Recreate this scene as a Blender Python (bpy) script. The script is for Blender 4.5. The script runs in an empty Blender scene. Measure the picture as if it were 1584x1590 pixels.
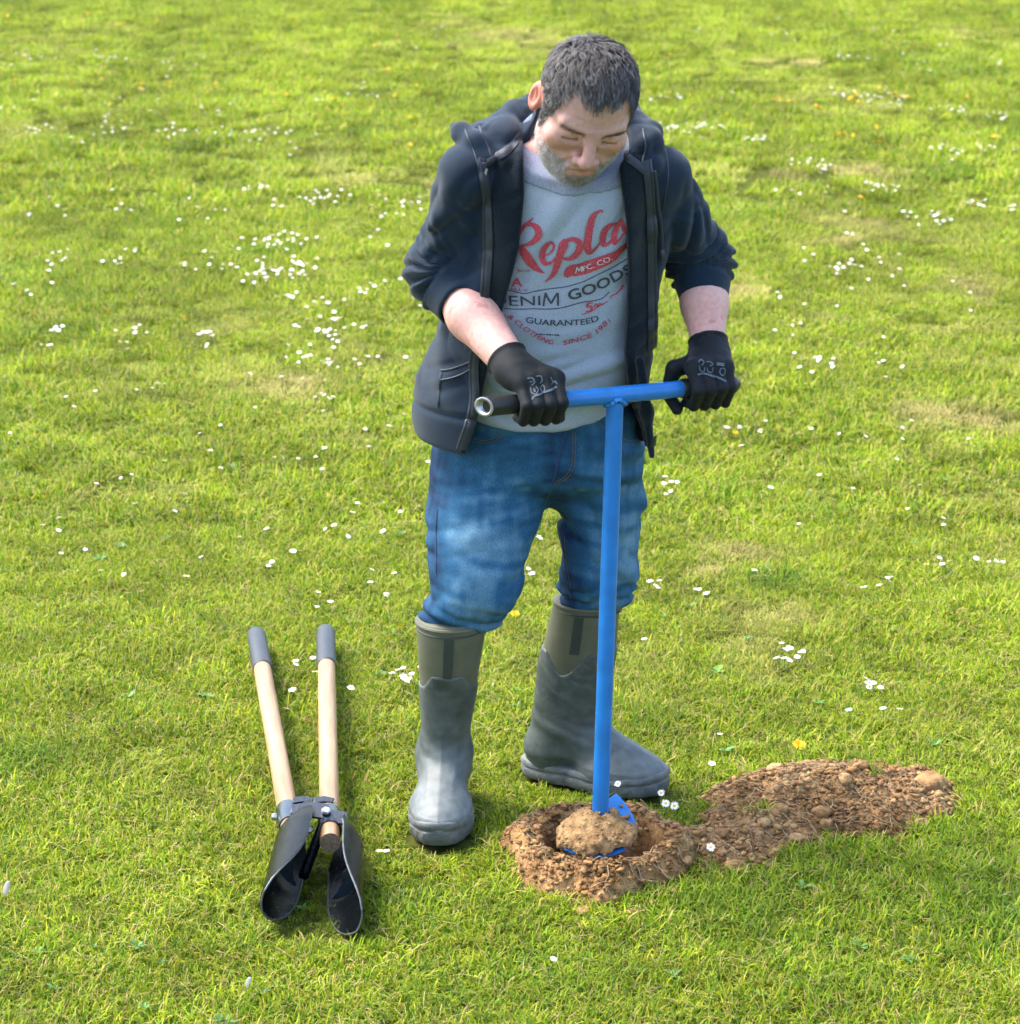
import bpy, bmesh, math, random
import numpy as np
from mathutils import Vector, Matrix
from mathutils.bvhtree import BVHTree

random.seed(7)
rng = np.random.default_rng(7)
R = math.radians
scene = bpy.context.scene
COL = scene.collection

# ------------------------------------------------------------------ camera, sky, sun, exposure
cam_data = bpy.data.cameras.new('camera')
cam = bpy.data.objects.new('camera', cam_data)
COL.objects.link(cam)
cam.location = (0.0, 0.0, 1.956)
cam.rotation_euler = (R(90 - 16.5), 0, 0)
cam_data.sensor_fit = 'HORIZONTAL'
cam_data.sensor_width = 36.0
cam_data.lens = 36.0 * 3830 / 1584
cam_data.clip_start = 0.05
cam_data.clip_end = 500
cam_data.dof.use_dof = True
cam_data.dof.focus_distance = 4.62
cam_data.dof.aperture_fstop = 9.0
scene.camera = cam

SUN_EL, SUN_AZ = 56.0, -128.0      # elevation; azimuth of the sun measured from +Y towards -X is handled below
world = bpy.data.worlds.new('World')
scene.world = world
world.use_nodes = True
wn = world.node_tree.nodes
bg = wn['Background']
sky = wn.new('ShaderNodeTexSky')
sky.sky_type = 'NISHITA'
sky.sun_disc = False
sky.sun_elevation = R(SUN_EL)
sky.air_density = 1.0
sky.dust_density = 3.0
sky.ozone_density = 1.0
world.node_tree.links.new(sky.outputs[0], bg.inputs[0])
bg.inputs[1].default_value = 0.15

# sun stands high, behind and to the left of the man, softened by thin cloud
sun_from = Vector((-0.56, 0.22, 0.0)).normalized() * math.cos(R(SUN_EL)) + Vector((0, 0, math.sin(R(SUN_EL))))
sky.sun_rotation = math.atan2(sun_from.x, sun_from.y)
sd = bpy.data.lights.new('sun', 'SUN')
sd.energy = 1.5
sd.angle = R(24)
sd.color = (1.0, 0.95, 0.86)
sun = bpy.data.objects.new('sun', sd)
sun.rotation_euler = sun_from.to_track_quat('Z', 'Y').to_euler()
COL.objects.link(sun)

vs = scene.view_settings
vs.view_transform = 'Standard'
vs.look = 'None'
vs.gamma = 1.0
vs.use_curve_mapping = False
vs.exposure = 2.08
cy = scene.cycles
cy.max_bounces = 4
cy.diffuse_bounces = 2
cy.glossy_bounces = 2
cy.transmission_bounces = 2
cy.transparent_max_bounces = 4
cy.sample_clamp_indirect = 6.0
cy.use_adaptive_sampling = True
cy.adaptive_threshold = .03
cy.caustics_reflective = False
cy.caustics_refractive = False

# ------------------------------------------------------------------ object helpers
def link(o, parent=None):
    COL.objects.link(o)
    if parent is not None:
        o.parent = parent
    return o

def tag(o, label=None, cat=None, group=None, kind=None):
    if label: o['label'] = label
    if cat: o['category'] = cat
    if group: o['group'] = group
    if kind: o['kind'] = kind
    return o

def empty(name, loc=(0, 0, 0)):
    o = bpy.data.objects.new(name, None)
    o.location = loc
    o.empty_display_size = 0.1
    return link(o)

def put(o, parent):
    """parent keeping world placement (parents are unrotated, unscaled)"""
    o.parent = parent
    off = Vector((0, 0, 0))
    p = parent
    while p is not None:
        off += Vector(p.location)
        p = p.parent
    o.location = Vector(o.location) - off
    return o

def mesh_np(name, V, F, mat=None, parent=None, smooth=True, cols=None):
    V = np.asarray(V, np.float32); 
    me = bpy.data.meshes.new(name)
    if isinstance(F, np.ndarray):
        n, k = F.shape
        me.vertices.add(len(V)); me.vertices.foreach_set('co', V.ravel())
        me.loops.add(n * k); me.loops.foreach_set('vertex_index', F.ravel().astype(np.int32))
        me.polygons.add(n)
        me.polygons.foreach_set('loop_start', np.arange(0, n * k, k, dtype=np.int32))
        me.update(calc_edges=True)
    else:
        me.from_pydata([tuple(v) for v in V], [], F); me.update()
    me.validate()
    if smooth:
        me.polygons.foreach_set('use_smooth', np.ones(len(me.polygons), bool))
    if cols is not None:
        a = me.color_attributes.new('Col', 'FLOAT_COLOR', 'POINT')
        c = np.ones((len(V), 4), np.float32); c[:, :3] = cols
        a.data.foreach_set('color', c.ravel())
    if mat is not None:
        me.materials.append(mat)
    o = bpy.data.objects.new(name, me)
    link(o)
    if parent is not None:
        put(o, parent)
    return o

class MB:
    """collects simple solids into one mesh"""
    def __init__(s): s.v = []; s.f = []
    def add(s, V, F):
        b = len(s.v); s.v += [tuple(map(float, p)) for p in V]; s.f += [tuple(i + b for i in q) for q in F]
        return s
    def tube(s, pts, rad, n=16, cap=True, closed=False):
        pts = [Vector(p) for p in pts]
        m = len(pts)
        rad = rad if hasattr(rad, '__len__') else [rad] * m
        up = None; V = []
        for i, p in enumerate(pts):
            a = pts[max(i - 1, 0)]; b = pts[min(i + 1, m - 1)]
            if closed: a = pts[i - 1]; b = pts[(i + 1) % m]
            t = (b - a).normalized()
            if up is None:
                up = t.orthogonal().normalized()
            up = (up - t * up.dot(t)).normalized()
            w = t.cross(up)
            for k in range(n):
                c = 2 * math.pi * k / n
                V.append(p + (up * math.cos(c) + w * math.sin(c)) * rad[i])
        F = []
        for i in range(m if closed else m - 1):
            for k in range(n):
                a = i * n + k; b = i * n + (k + 1) % n
                j = (i + 1) % m
                F.append((a, b, j * n + (k + 1) % n, j * n + k))
        if cap and not closed:
            F.append(tuple(range(n - 1, -1, -1))); F.append(tuple((m - 1) * n + k for k in range(n)))
        return s.add(V, F)
    def box(s, c, h, M=None):
        M = M or Matrix.Identity(3)
        V = [Vector(c) + M @ Vector((sx * h[0], sy * h[1], sz * h[2])) for sx in (-1, 1) for sy in (-1, 1) for sz in (-1, 1)]
        return s.add(V, [(0, 1, 3, 2), (4, 6, 7, 5), (0, 4, 5, 1), (2, 3, 7, 6), (0, 2, 6, 4), (1, 5, 7, 3)])
    def plate(s, poly, th, M, c):
        """polygon in local xy extruded th along local z"""
        n = len(poly)
        V = [Vector(c) + M @ Vector((x, y, z)) for z in (-th / 2, th / 2) for x, y in poly]
        F = [tuple(range(n - 1, -1, -1)), tuple(range(n, 2 * n))] + [(i, (i + 1) % n, n + (i + 1) % n, n + i) for i in range(n)]
        return s.add(V, F)
    def build(s, name, mat, parent=None, smooth=True, bevel=0, auto=35):
        o = mesh_np(name, s.v, s.f, mat, None, smooth)
        if bevel:
            m = o.modifiers.new('bevel', 'BEVEL'); m.width = bevel; m.segments = 2; m.limit_method = 'ANGLE'
        if smooth and auto:
            o.data.set_sharp_from_angle(angle=R(auto))
        if parent is not None: put(o, parent)
        return o

# ------------------------------------------------------------------ noise and implicit surfaces
def vnoise(x, y, z, seed=0):
    xi = np.floor(x); yi = np.floor(y); zi = np.floor(z)
    u = x - xi; v = y - yi; w = z - zi
    u = u * u * (3 - 2 * u); v = v * v * (3 - 2 * v); w = w * w * (3 - 2 * w)
    X = xi.astype(np.int64).astype(np.uint32); Y = yi.astype(np.int64).astype(np.uint32); Z = zi.astype(np.int64).astype(np.uint32)
    def hh(a, b, c):
        n = a * np.uint32(374761393) + b * np.uint32(668265263) + c * np.uint32(2246822519) + np.uint32((seed * 3266489917) & 0xffffffff)
        n = (n ^ (n >> np.uint32(13))) * np.uint32(1274126177)
        n = n ^ (n >> np.uint32(16))
        return (n & np.uint32(0xffff)).astype(np.float32) / 32767.5 - 1
    o = np.uint32(1)
    def lp(a, b, t): return a + (b - a) * t
    c0 = lp(lp(hh(X, Y, Z), hh(X + o, Y, Z), u), lp(hh(X, Y + o, Z), hh(X + o, Y + o, Z), u), v)
    c1 = lp(lp(hh(X, Y, Z + o), hh(X + o, Y, Z + o), u), lp(hh(X, Y + o, Z + o), hh(X + o, Y + o, Z + o), u), v)
    return lp(c0, c1, w)

def fbm(x, y, z, seed=0, o=3):
    t = 0; a = 1; s = 0
    for i in range(o):
        t = t + a * vnoise(x * 2 ** i, y * 2 ** i, z * 2 ** i, seed + i); s += a; a *= .5
    return t / s

def smin(a, b, k):
    h = np.clip(.5 + .5 * (b - a) / k, 0, 1)
    return b + (a - b) * h - k * h * (1 - h)
def smax(a, b, k): return -smin(-a, -b, k)

def seg(x, y, z, a, b, clip=True):
    """param along a->b (0..1) and distance to the axis"""
    ax, ay, az = a; dx, dy, dz = b[0] - ax, b[1] - ay, b[2] - az
    L2 = dx * dx + dy * dy + dz * dz
    t = ((x - ax) * dx + (y - ay) * dy + (z - az) * dz) / L2
    tc = np.clip(t, 0, 1) if clip else t
    q = np.sqrt((x - ax - tc * dx) ** 2 + (y - ay - tc * dy) ** 2 + (z - az - tc * dz) ** 2)
    return t, q

def cone(x, y, z, a, b, ra, rb):
    t, q = seg(x, y, z, a, b)
    return q - (ra + (rb - ra) * np.clip(t, 0, 1))

def ell(x, y, z, c, r, M=None):
    px, py, pz = x - c[0], y - c[1], z - c[2]
    if M is not None:
        px, py, pz = (M[0][0] * px + M[1][0] * py + M[2][0] * pz, M[0][1] * px + M[1][1] * py + M[2][1] * pz, M[0][2] * px + M[1][2] * py + M[2][2] * pz)
    k0 = np.sqrt((px / r[0]) ** 2 + (py / r[1]) ** 2 + (pz / r[2]) ** 2)
    k1 = np.sqrt((px / r[0] ** 2) ** 2 + (py / r[1] ** 2) ** 2 + (pz / r[2] ** 2) ** 2) + 1e-6
    return k0 * (k0 - 1) / k1

def spl(z, zs, vsx):
    """smooth (Catmull) interpolation of a table"""
    zs = np.asarray(zs, float); vv = np.asarray(vsx, float)
    m = np.gradient(vv, zs)
    i = np.clip(np.searchsorted(zs, z) - 1, 0, len(zs) - 2)
    h = zs[i + 1] - zs[i]; t = np.clip((z - zs[i]) / h, 0, 1)
    t2 = t * t; t3 = t2 * t
    return (2 * t3 - 3 * t2 + 1) * vv[i] + (t3 - 2 * t2 + t) * h * m[i] + (-2 * t3 + 3 * t2) * vv[i + 1] + (t3 - t2) * h * m[i + 1]

def stack(x, y, z, T, n=2.2, k=.01):
    """solid of stacked superellipses: rows (z, cx, cy, a, b)"""
    T = np.asarray(T, float)
    zs = T[:, 0]
    cx, cyy, a, b = (spl(z, zs, T[:, i]) for i in (1, 2, 3, 4))
    q = (np.abs((x - cx) / a) ** n + np.abs((y - cyy) / b) ** n + 1e-9) ** (1 / n)
    d = (q - 1) * np.minimum(a, b)
    return smax(smax(d, zs[0] - z, k), z - zs[-1], k)

def grid_axis(parts):
    """parts: (start, end, step) joined into one coordinate axis"""
    out = []
    for a, b, s in parts:
        n = max(1, int(round((b - a) / s)))
        out += list(np.linspace(a, b, n + 1)[(1 if out else 0):])
    return np.array(out, np.float32)

def surf(fn, xs, ys, zs, kf=4, smooth=1, bound=1.6):
    """surface nets on a rectilinear grid; evaluates finely only near the surface"""
    def padax(a):
        r = (len(a) - 1) % kf
        if r:
            st = a[-1] - a[-2]
            a = np.concatenate([a, a[-1] + st * np.arange(1, kf - r + 1, dtype=np.float32)])
        return a
    xs, ys, zs = padax(xs), padax(ys), padax(zs)
    cxs, cys, czs = xs[::kf], ys[::kf], zs[::kf]
    A, B, C = np.meshgrid(cxs, cys, czs, indexing='ij')
    cd = fn(A.ravel(), B.ravel(), C.ravel()).reshape(A.shape).astype(np.float32)
    dx = np.max([np.diff(cxs).max(), np.diff(cys).max(), np.diff(czs).max()])
    loc = np.sqrt((np.diff(cxs)[:, None, None]) ** 2 + (np.diff(cys)[None, :, None]) ** 2 + (np.diff(czs)[None, None, :]) ** 2)
    def mn(v, f):
        m = v[:-1, :-1, :-1]
        for s in [(1, 0, 0), (0, 1, 0), (0, 0, 1), (1, 1, 0), (1, 0, 1), (0, 1, 1), (1, 1, 1)]:
            m = f(m, v[s[0]:v.shape[0] - 1 + s[0], s[1]:v.shape[1] - 1 + s[1], s[2]:v.shape[2] - 1 + s[2]])
        return m
    lo, hi = mn(cd, np.minimum), mn(cd, np.maximum)
    act = (lo < loc * bound * .62) & (hi > -loc * bound * .62)
    nx, ny, nz = len(xs), len(ys), len(zs)
    vol = np.repeat(np.repeat(np.repeat(cd, kf, 0), kf, 1), kf, 2)[:nx, :ny, :nz].copy()
    m = np.zeros((nx, ny, nz), bool)
    up = np.repeat(np.repeat(np.repeat(act, kf, 0), kf, 1), kf, 2)
    for s in [(0, 0, 0), (1, 0, 0), (0, 1, 0), (0, 0, 1), (1, 1, 0), (1, 0, 1), (0, 1, 1), (1, 1, 1)]:
        m[s[0]:s[0] + nx - 1, s[1]:s[1] + ny - 1, s[2]:s[2] + nz - 1] |= up
    I, J, K = np.nonzero(m)
    vol[I, J, K] = fn(xs[I], ys[J], zs[K])
    ins = vol < 0
    # active cells
    cnt = np.zeros((nx - 1, ny - 1, nz - 1), np.int8)
    offs = [(a, b, c) for a in (0, 1) for b in (0, 1) for c in (0, 1)]
    for a, b, c in offs:
        cnt += ins[a:a + nx - 1, b:b + ny - 1, c:c + nz - 1]
    act = (cnt > 0) & (cnt < 8)
    I, J, K = np.nonzero(act)
    idx = -np.ones(act.shape, np.int64); idx[I, J, K] = np.arange(len(I))
    val = np.stack([vol[I + a, J + b, K + c] for a, b, c in offs], 1)
    P = np.zeros((len(I), 3), np.float32); n = np.zeros(len(I), np.float32)
    for e0 in range(8):
        for e1 in range(e0 + 1, 8):
            a, b = offs[e0], offs[e1]
            if sum(abs(p - q) for p, q in zip(a, b)) != 1: continue
            va, vb = val[:, e0], val[:, e1]
            s = (va < 0) != (vb < 0)
            t = np.where(s, va / np.where(s, va - vb, 1), 0)
            for ax, (arr, ii) in enumerate(((xs, I), (ys, J), (zs, K))):
                pa, pb = arr[ii + a[ax]], arr[ii + b[ax]]
                P[:, ax] += np.where(s, pa + (pb - pa) * t, 0)
            n += s
    P /= n[:, None]
    Q = []
    for ax in range(3):
        s0 = [slice(None)] * 3; s1 = [slice(None)] * 3
        s0[ax] = slice(0, -1); s1[ax] = slice(1, None)
        a, b = ins[tuple(s0)], ins[tuple(s1)]
        for flip in (0, 1):
            e = (a & ~b) if flip == 0 else (~a & b)
            I, J, K = np.nonzero(e)
            o1, o2 = [(1, 2), (2, 0), (0, 1)][ax]
            ijk = [I, J, K]
            ok = np.ones(len(I), bool)
            for o in (o1, o2):
                ok &= (ijk[o] >= 1) & (ijk[o] < act.shape[o])
            ijk = [q[ok] for q in ijk]
            def cell(d1, d2):
                q = list(ijk); q[o1] = q[o1] - d1; q[o2] = q[o2] - d2
                return idx[q[0], q[1], q[2]]
            f = np.stack([cell(1, 1), cell(0, 1), cell(0, 0), cell(1, 0)], 1)
            if flip: f = f[:, ::-1]
            Q.append(f)
    Q = np.concatenate(Q)
    Q = Q[(Q >= 0).all(1)]
    for _ in range(smooth):
        S = np.zeros_like(P); c = np.zeros(len(P), np.float32)
        for k in range(4):
            i, j = Q[:, k], Q[:, (k + 1) % 4]
            for d in range(3):
                S[:, d] += np.bincount(i, P[j, d], len(P)) + np.bincount(j, P[i, d], len(P))
            c += np.bincount(i, minlength=len(P)) + np.bincount(j, minlength=len(P))
        P = P + .5 * (S / np.maximum(c, 1)[:, None] - P)
    return P, Q

def sub_mesh(P, Q, keep):
    """faces with keep[face]"""
    Q = Q[keep]; u, inv = np.unique(Q, return_inverse=True)
    return P[u], inv.reshape(Q.shape), u

def vert_normals(P, Q):
    d1 = P[Q[:, 2]] - P[Q[:, 0]]; d2 = P[Q[:, 3]] - P[Q[:, 1]]
    n = np.cross(d1, d2); N = np.zeros_like(P)
    for k in range(4):
        for d in range(3): N[:, d] += np.bincount(Q[:, k], n[:, d], len(P))
    return N / (np.linalg.norm(N, axis=1, keepdims=True) + 1e-12)

def bvh_of(P, Q):
    return BVHTree.FromPolygons([tuple(map(float, p)) for p in P], [tuple(map(int, q)) for q in Q])

# ------------------------------------------------------------------ materials
def mat(name):
    m = bpy.data.materials.new(name); m.use_nodes = True
    nt = m.node_tree
    return m, nt, nt.nodes['Principled BSDF']

def N(nt, t, **kw):
    n = nt.nodes.new(t)
    for k, v in kw.items():
        if k in n.inputs.keys() if isinstance(k, str) else False: n.inputs[k].default_value = v
        else: setattr(n, k, v)
    return n

def simple(name, col, rough=.6, metal=0., vary=.25, scale=40., bump=0., bscale=300., spec=.5, sheen=0., attr=False, stretch=None, space='Object', wrinkle=None):
    """principled with noise-varied colour and fine relief"""
    m, nt, b = mat(name)
    L = nt.links.new
    tc = N(nt, 'ShaderNodeTexCoord')
    vec = tc.outputs[space]
    if stretch:
        mp = N(nt, 'ShaderNodeMapping'); mp.inputs['Scale'].default_value = stretch
        L(vec, mp.inputs[0]); vec = mp.outputs[0]
    nz = N(nt, 'ShaderNodeTexNoise'); nz.inputs['Scale'].default_value = scale; nz.inputs['Detail'].default_value = 5
    L(vec, nz.inputs['Vector'])
    mr = N(nt, 'ShaderNodeMapRange'); mr.inputs[1].default_value = .3; mr.inputs[2].default_value = .7
    mr.inputs[3].default_value = 1 - vary; mr.inputs[4].default_value = 1 + vary
    L(nz.outputs[0], mr.inputs[0])
    mx = N(nt, 'ShaderNodeMix', data_type='RGBA', blend_type='MULTIPLY'); mx.inputs[0].default_value = 1
    if attr:
        at = N(nt, 'ShaderNodeAttribute'); at.attribute_name = 'Col'; L(at.outputs['Color'], mx.inputs[6])
    else:
        mx.inputs[6].default_value = (*col, 1)
    L(mr.outputs[0], mx.inputs[7])
    L(mx.outputs[2], b.inputs['Base Color'])
    b.inputs['Roughness'].default_value = rough
    b.inputs['Metallic'].default_value = metal
    b.inputs['Specular IOR Level'].default_value = spec
    if sheen:
        b.inputs['Sheen Weight'].default_value = sheen; b.inputs['Sheen Roughness'].default_value = .5
    if bump:
        n2 = N(nt, 'ShaderNodeTexNoise'); n2.inputs['Scale'].default_value = bscale; n2.inputs['Detail'].default_value = 3
        L(vec, n2.inputs['Vector'])
        bp = N(nt, 'ShaderNodeBump'); bp.inputs['Strength'].default_value = bump; bp.inputs['Distance'].default_value = .002
        L(n2.outputs[0], bp.inputs['Height']); L(bp.outputs[0], b.inputs['Normal'])
        if wrinkle:
            sc, dist, st = wrinkle
            mp2 = N(nt, 'ShaderNodeMapping'); mp2.inputs['Scale'].default_value = st; mp2.inputs['Rotation'].default_value = (.2, .35, .3)
            L(tc.outputs[space], mp2.inputs[0])
            n3 = N(nt, 'ShaderNodeTexNoise'); n3.noise_type = 'RIDGED_MULTIFRACTAL'; n3.inputs['Scale'].default_value = sc; n3.inputs['Detail'].default_value = 2.5; n3.inputs['Distortion'].default_value = .4
            L(mp2.outputs[0], n3.inputs['Vector'])
            b2 = N(nt, 'ShaderNodeBump'); b2.inputs['Strength'].default_value = 1; b2.inputs['Distance'].default_value = dist; b2.invert = True
            L(n3.outputs[0], b2.inputs['Height']); L(b2.outputs[0], bp.inputs['Normal'])
    return m

MAT = {}
MAT['skin'] = simple('skin', (0, 0, 0), rough=.5, vary=.10, scale=120, bump=.25, bscale=700, spec=.35, attr=True)
_b = MAT['skin'].node_tree.nodes['Principled BSDF']
_b.inputs['Subsurface Weight'].default_value = .25
_b.inputs['Subsurface Radius'].default_value = (1.0, .3, .15)
_b.inputs['Subsurface Scale'].default_value = .006
MAT['hair'] = simple('hair', (0, 0, 0), rough=.42, vary=.2, scale=60, attr=True, spec=.5)
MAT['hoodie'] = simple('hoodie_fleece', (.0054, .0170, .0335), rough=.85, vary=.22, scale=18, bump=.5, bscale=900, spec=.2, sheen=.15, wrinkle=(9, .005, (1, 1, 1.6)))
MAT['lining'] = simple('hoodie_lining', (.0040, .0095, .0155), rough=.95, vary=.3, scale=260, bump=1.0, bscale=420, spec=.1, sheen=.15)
MAT['rib'] = simple('hoodie_rib', (.0056, .0174, .0340), rough=.85, vary=.15, scale=30, bump=.6, bscale=700, spec=.2, sheen=.12)
MAT['zip'] = simple('zip_tape', (.016, .022, .034), rough=.6, vary=.2, scale=200, bump=.4)
MAT['zip_metal'] = simple('zip_metal', (.34, .36, .40), rough=.35, metal=.9, vary=.15)
MAT['zip_teeth'] = simple('zip_teeth', (.035, .042, .055), rough=.4, metal=.4, vary=.3, scale=300)
MAT['shirt'] = simple('grey_marl_jersey', (.32, .375, .455), rough=.9, vary=.22, scale=420, bump=.5, bscale=800, spec=.2, stretch=(1, 1, 2.6), wrinkle=(9, .0028, (1, 1, 1.8)))
MAT['collar'] = simple('collar_rib', (.215, .245, .33), rough=.9, vary=.2, scale=300, bump=.5, bscale=800)
MAT['print_red'] = simple('red_print', (.42, .055, .075), rough=.85, vary=.45, scale=330)
MAT['print_dark'] = simple('dark_print', (.045, .052, .065), rough=.85, vary=.5, scale=330)
MAT['print_white'] = simple('white_print', (.50, .53, .56), rough=.85, vary=.15, scale=330)
MAT['denim'] = simple('denim', (0, 0, 0), rough=.85, vary=.26, scale=330, bump=.7, bscale=900, attr=True, spec=.2, stretch=(1.6, 1.6, .6), wrinkle=(11, .0045, (.8, .8, 1.9)))
MAT['stitch'] = simple('seam_thread', (.11, .085, .045), rough=.8, vary=.3, scale=300)
MAT['denim_edge'] = simple('denim_edge', (.018, .042, .105), rough=.9, vary=.3, scale=300)
MAT['neoprene'] = simple('olive_neoprene', (.098, .102, .068), rough=.6, vary=.12, scale=25, bump=.3, bscale=600, spec=.35)
MAT['rubber'] = simple('boot_rubber', (0, 0, 0), rough=.55, vary=.22, scale=45, bump=.25, bscale=250, attr=True, spec=.45)
MAT['sole'] = simple('boot_sole', (0, 0, 0), rough=.65, vary=.3, scale=60, bump=.5, bscale=200, attr=True)
MAT['strip'] = simple('boot_strip', (.026, .037, .034), rough=.55, vary=.15, scale=60)
MAT['glove'] = simple('black_knit_glove', (.0032, .0058, .0078), rough=.62, vary=.25, scale=60, bump=.5, bscale=900, spec=.25, sheen=.03, wrinkle=(28, .0014, (1, 1, 1)))
MAT['glove_print'] = simple('glove_print', (.075, .10, .125), rough=.8, vary=.4, scale=300)
MAT['blue'] = simple('blue_powder_coat', (.012, .155, .46), rough=.33, vary=.16, scale=22, bump=.12, bscale=500, spec=.5)
MAT['grip'] = simple('black_grip', (.014, .015, .017), rough=.4, vary=.25, scale=60, bump=.15, spec=.5)
MAT['steel'] = simple('bright_steel', (.40, .41, .43), rough=.42, metal=1., vary=.2, scale=60)
MAT['black_metal'] = simple('black_painted_steel', (.0030, .0040, .0050), rough=.22, vary=.5, scale=35, bump=.7, bscale=260, spec=.10)
MAT['bracket'] = simple('blue_black_steel', (.007, .018, .033), rough=.26, vary=.3, scale=50, bump=.2, bscale=200, spec=.6)
MAT['edge'] = simple('worn_edge', (.11, .12, .12), rough=.4, vary=.4, scale=80, metal=.5)
MAT['rubber_grip'] = simple('grey_rubber_grip', (.028, .034, .042), rough=.5, vary=.15, scale=40, bump=.2)
MAT['end_wood'] = simple('end_grain', (.23, .16, .10), rough=.8, vary=.4, scale=160)

def wood_mat():
    m, nt, b = mat('ash_wood'); L = nt.links.new
    tc = N(nt, 'ShaderNodeTexCoord'); mp = N(nt, 'ShaderNodeMapping'); mp.inputs['Scale'].default_value = (26, 1.5, 26)
    L(tc.outputs['Object'], mp.inputs[0])
    nz = N(nt, 'ShaderNodeTexNoise'); nz.inputs['Scale'].default_value = 2.2; nz.inputs['Detail'].default_value = 6; nz.inputs['Roughness'].default_value = .6
    L(mp.outputs[0], nz.inputs['Vector'])
    cr = N(nt, 'ShaderNodeValToRGB'); e = cr.color_ramp.elements
    e[0].position = .30; e[0].color = (.22, .110, .048, 1); e[1].position = .68; e[1].color = (.42, .28, .15, 1)
    k = e.new(.48); k.color = (.33, .195, .095, 1)
    L(nz.outputs[0], cr.inputs[0]); L(cr.outputs[0], b.inputs['Base Color'])
    b.inputs['Roughness'].default_value = .42
    bp = N(nt, 'ShaderNodeBump'); bp.inputs['Strength'].default_value = .15; L(nz.outputs[0], bp.inputs['Height']); L(bp.outputs[0], b.inputs['Normal'])
    return m
MAT['wood'] = wood_mat()

def soil_mat(name, c0, c1, c2, scale=55):
    m, nt, b = mat(name); L = nt.links.new
    g = N(nt, 'ShaderNodeNewGeometry')
    nz = N(nt, 'ShaderNodeTexNoise'); nz.inputs['Scale'].default_value = scale; nz.inputs['Detail'].default_value = 8; nz.inputs['Roughness'].default_value = .65
    L(g.outputs['Position'], nz.inputs['Vector'])
    n3 = N(nt, 'ShaderNodeTexNoise'); n3.inputs['Scale'].default_value = 7; n3.inputs['Detail'].default_value = 3
    L(g.outputs['Position'], n3.inputs['Vector'])
    ad = N(nt, 'ShaderNodeMath', operation='MULTIPLY_ADD'); ad.inputs[1].default_value = .9; L(n3.outputs[0], ad.inputs[0])
    sb = N(nt, 'ShaderNodeMath', operation='SUBTRACT'); sb.inputs[1].default_value = .45; L(nz.outputs[0], sb.inputs[0]); L(sb.outputs[0], ad.inputs[2])
    cr = N(nt, 'ShaderNodeValToRGB'); e = cr.color_ramp.elements
    e[0].position = .25; e[0].color = (*c0, 1); e[1].position = .78; e[1].color = (*c2, 1); k = e.new(.5); k.color = (*c1, 1)
    L(ad.outputs[0], cr.inputs[0])
    oi = N(nt, 'ShaderNodeAttribute'); oi.attribute_name = 'Col'
    mx = N(nt, 'ShaderNodeMix', data_type='RGBA', blend_type='MULTIPLY'); mx.inputs[0].default_value = 1
    L(cr.outputs[0], mx.inputs[6]); L(oi.outputs['Color'], mx.inputs[7])
    L(mx.outputs[2], b.inputs['Base Color'])
    b.inputs['Roughness'].default_value = .95; b.inputs['Specular IOR Level'].default_value = .15
    n2 = N(nt, 'ShaderNodeTexNoise'); n2.inputs['Scale'].default_value = 260; n2.inputs['Detail'].default_value = 6
    L(g.outputs['Position'], n2.inputs['Vector'])
    bp = N(nt, 'ShaderNodeBump'); bp.inputs['Strength'].default_value = .9; bp.inputs['Distance'].default_value = .004
    L(n2.outputs[0], bp.inputs['Height']); L(bp.outputs[0], b.inputs['Normal'])
    return m
MAT['soil'] = soil_mat('dug_soil', (.090, .046, .018), (.295, .165, .068), (.50, .325, .155))
MAT['soil_pale'] = soil_mat('clay_soil', (.145, .080, .033), (.335, .20, .088), (.50, .34, .17), 80)
MAT['root'] = simple('dry_roots', (.34, .235, .125), rough=.9, vary=.4, scale=30)
MAT['petal'] = simple('daisy_petals', (.80, .80, .82), rough=.7, vary=.06, scale=60)
MAT['disc'] = simple('daisy_disc', (.70, .42, .02), rough=.8, vary=.2, scale=400)
MAT['yellow'] = simple('dandelion_petals', (.80, .50, .008), rough=.7, vary=.2, scale=300)
MAT['stem'] = simple('flower_stem', (.09, .16, .03), rough=.7)
MAT['straw'] = simple('dry_leaf', (.55, .50, .40), rough=.8, vary=.15, scale=60)

# ------------------------------------------------------------------ ground, soil, lawn
HOLE = (0.176, 4.292)
def hole_r(x, y): return np.hypot((x - HOLE[0]) / 1.0, (y - HOLE[1]) / 1.02)

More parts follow.
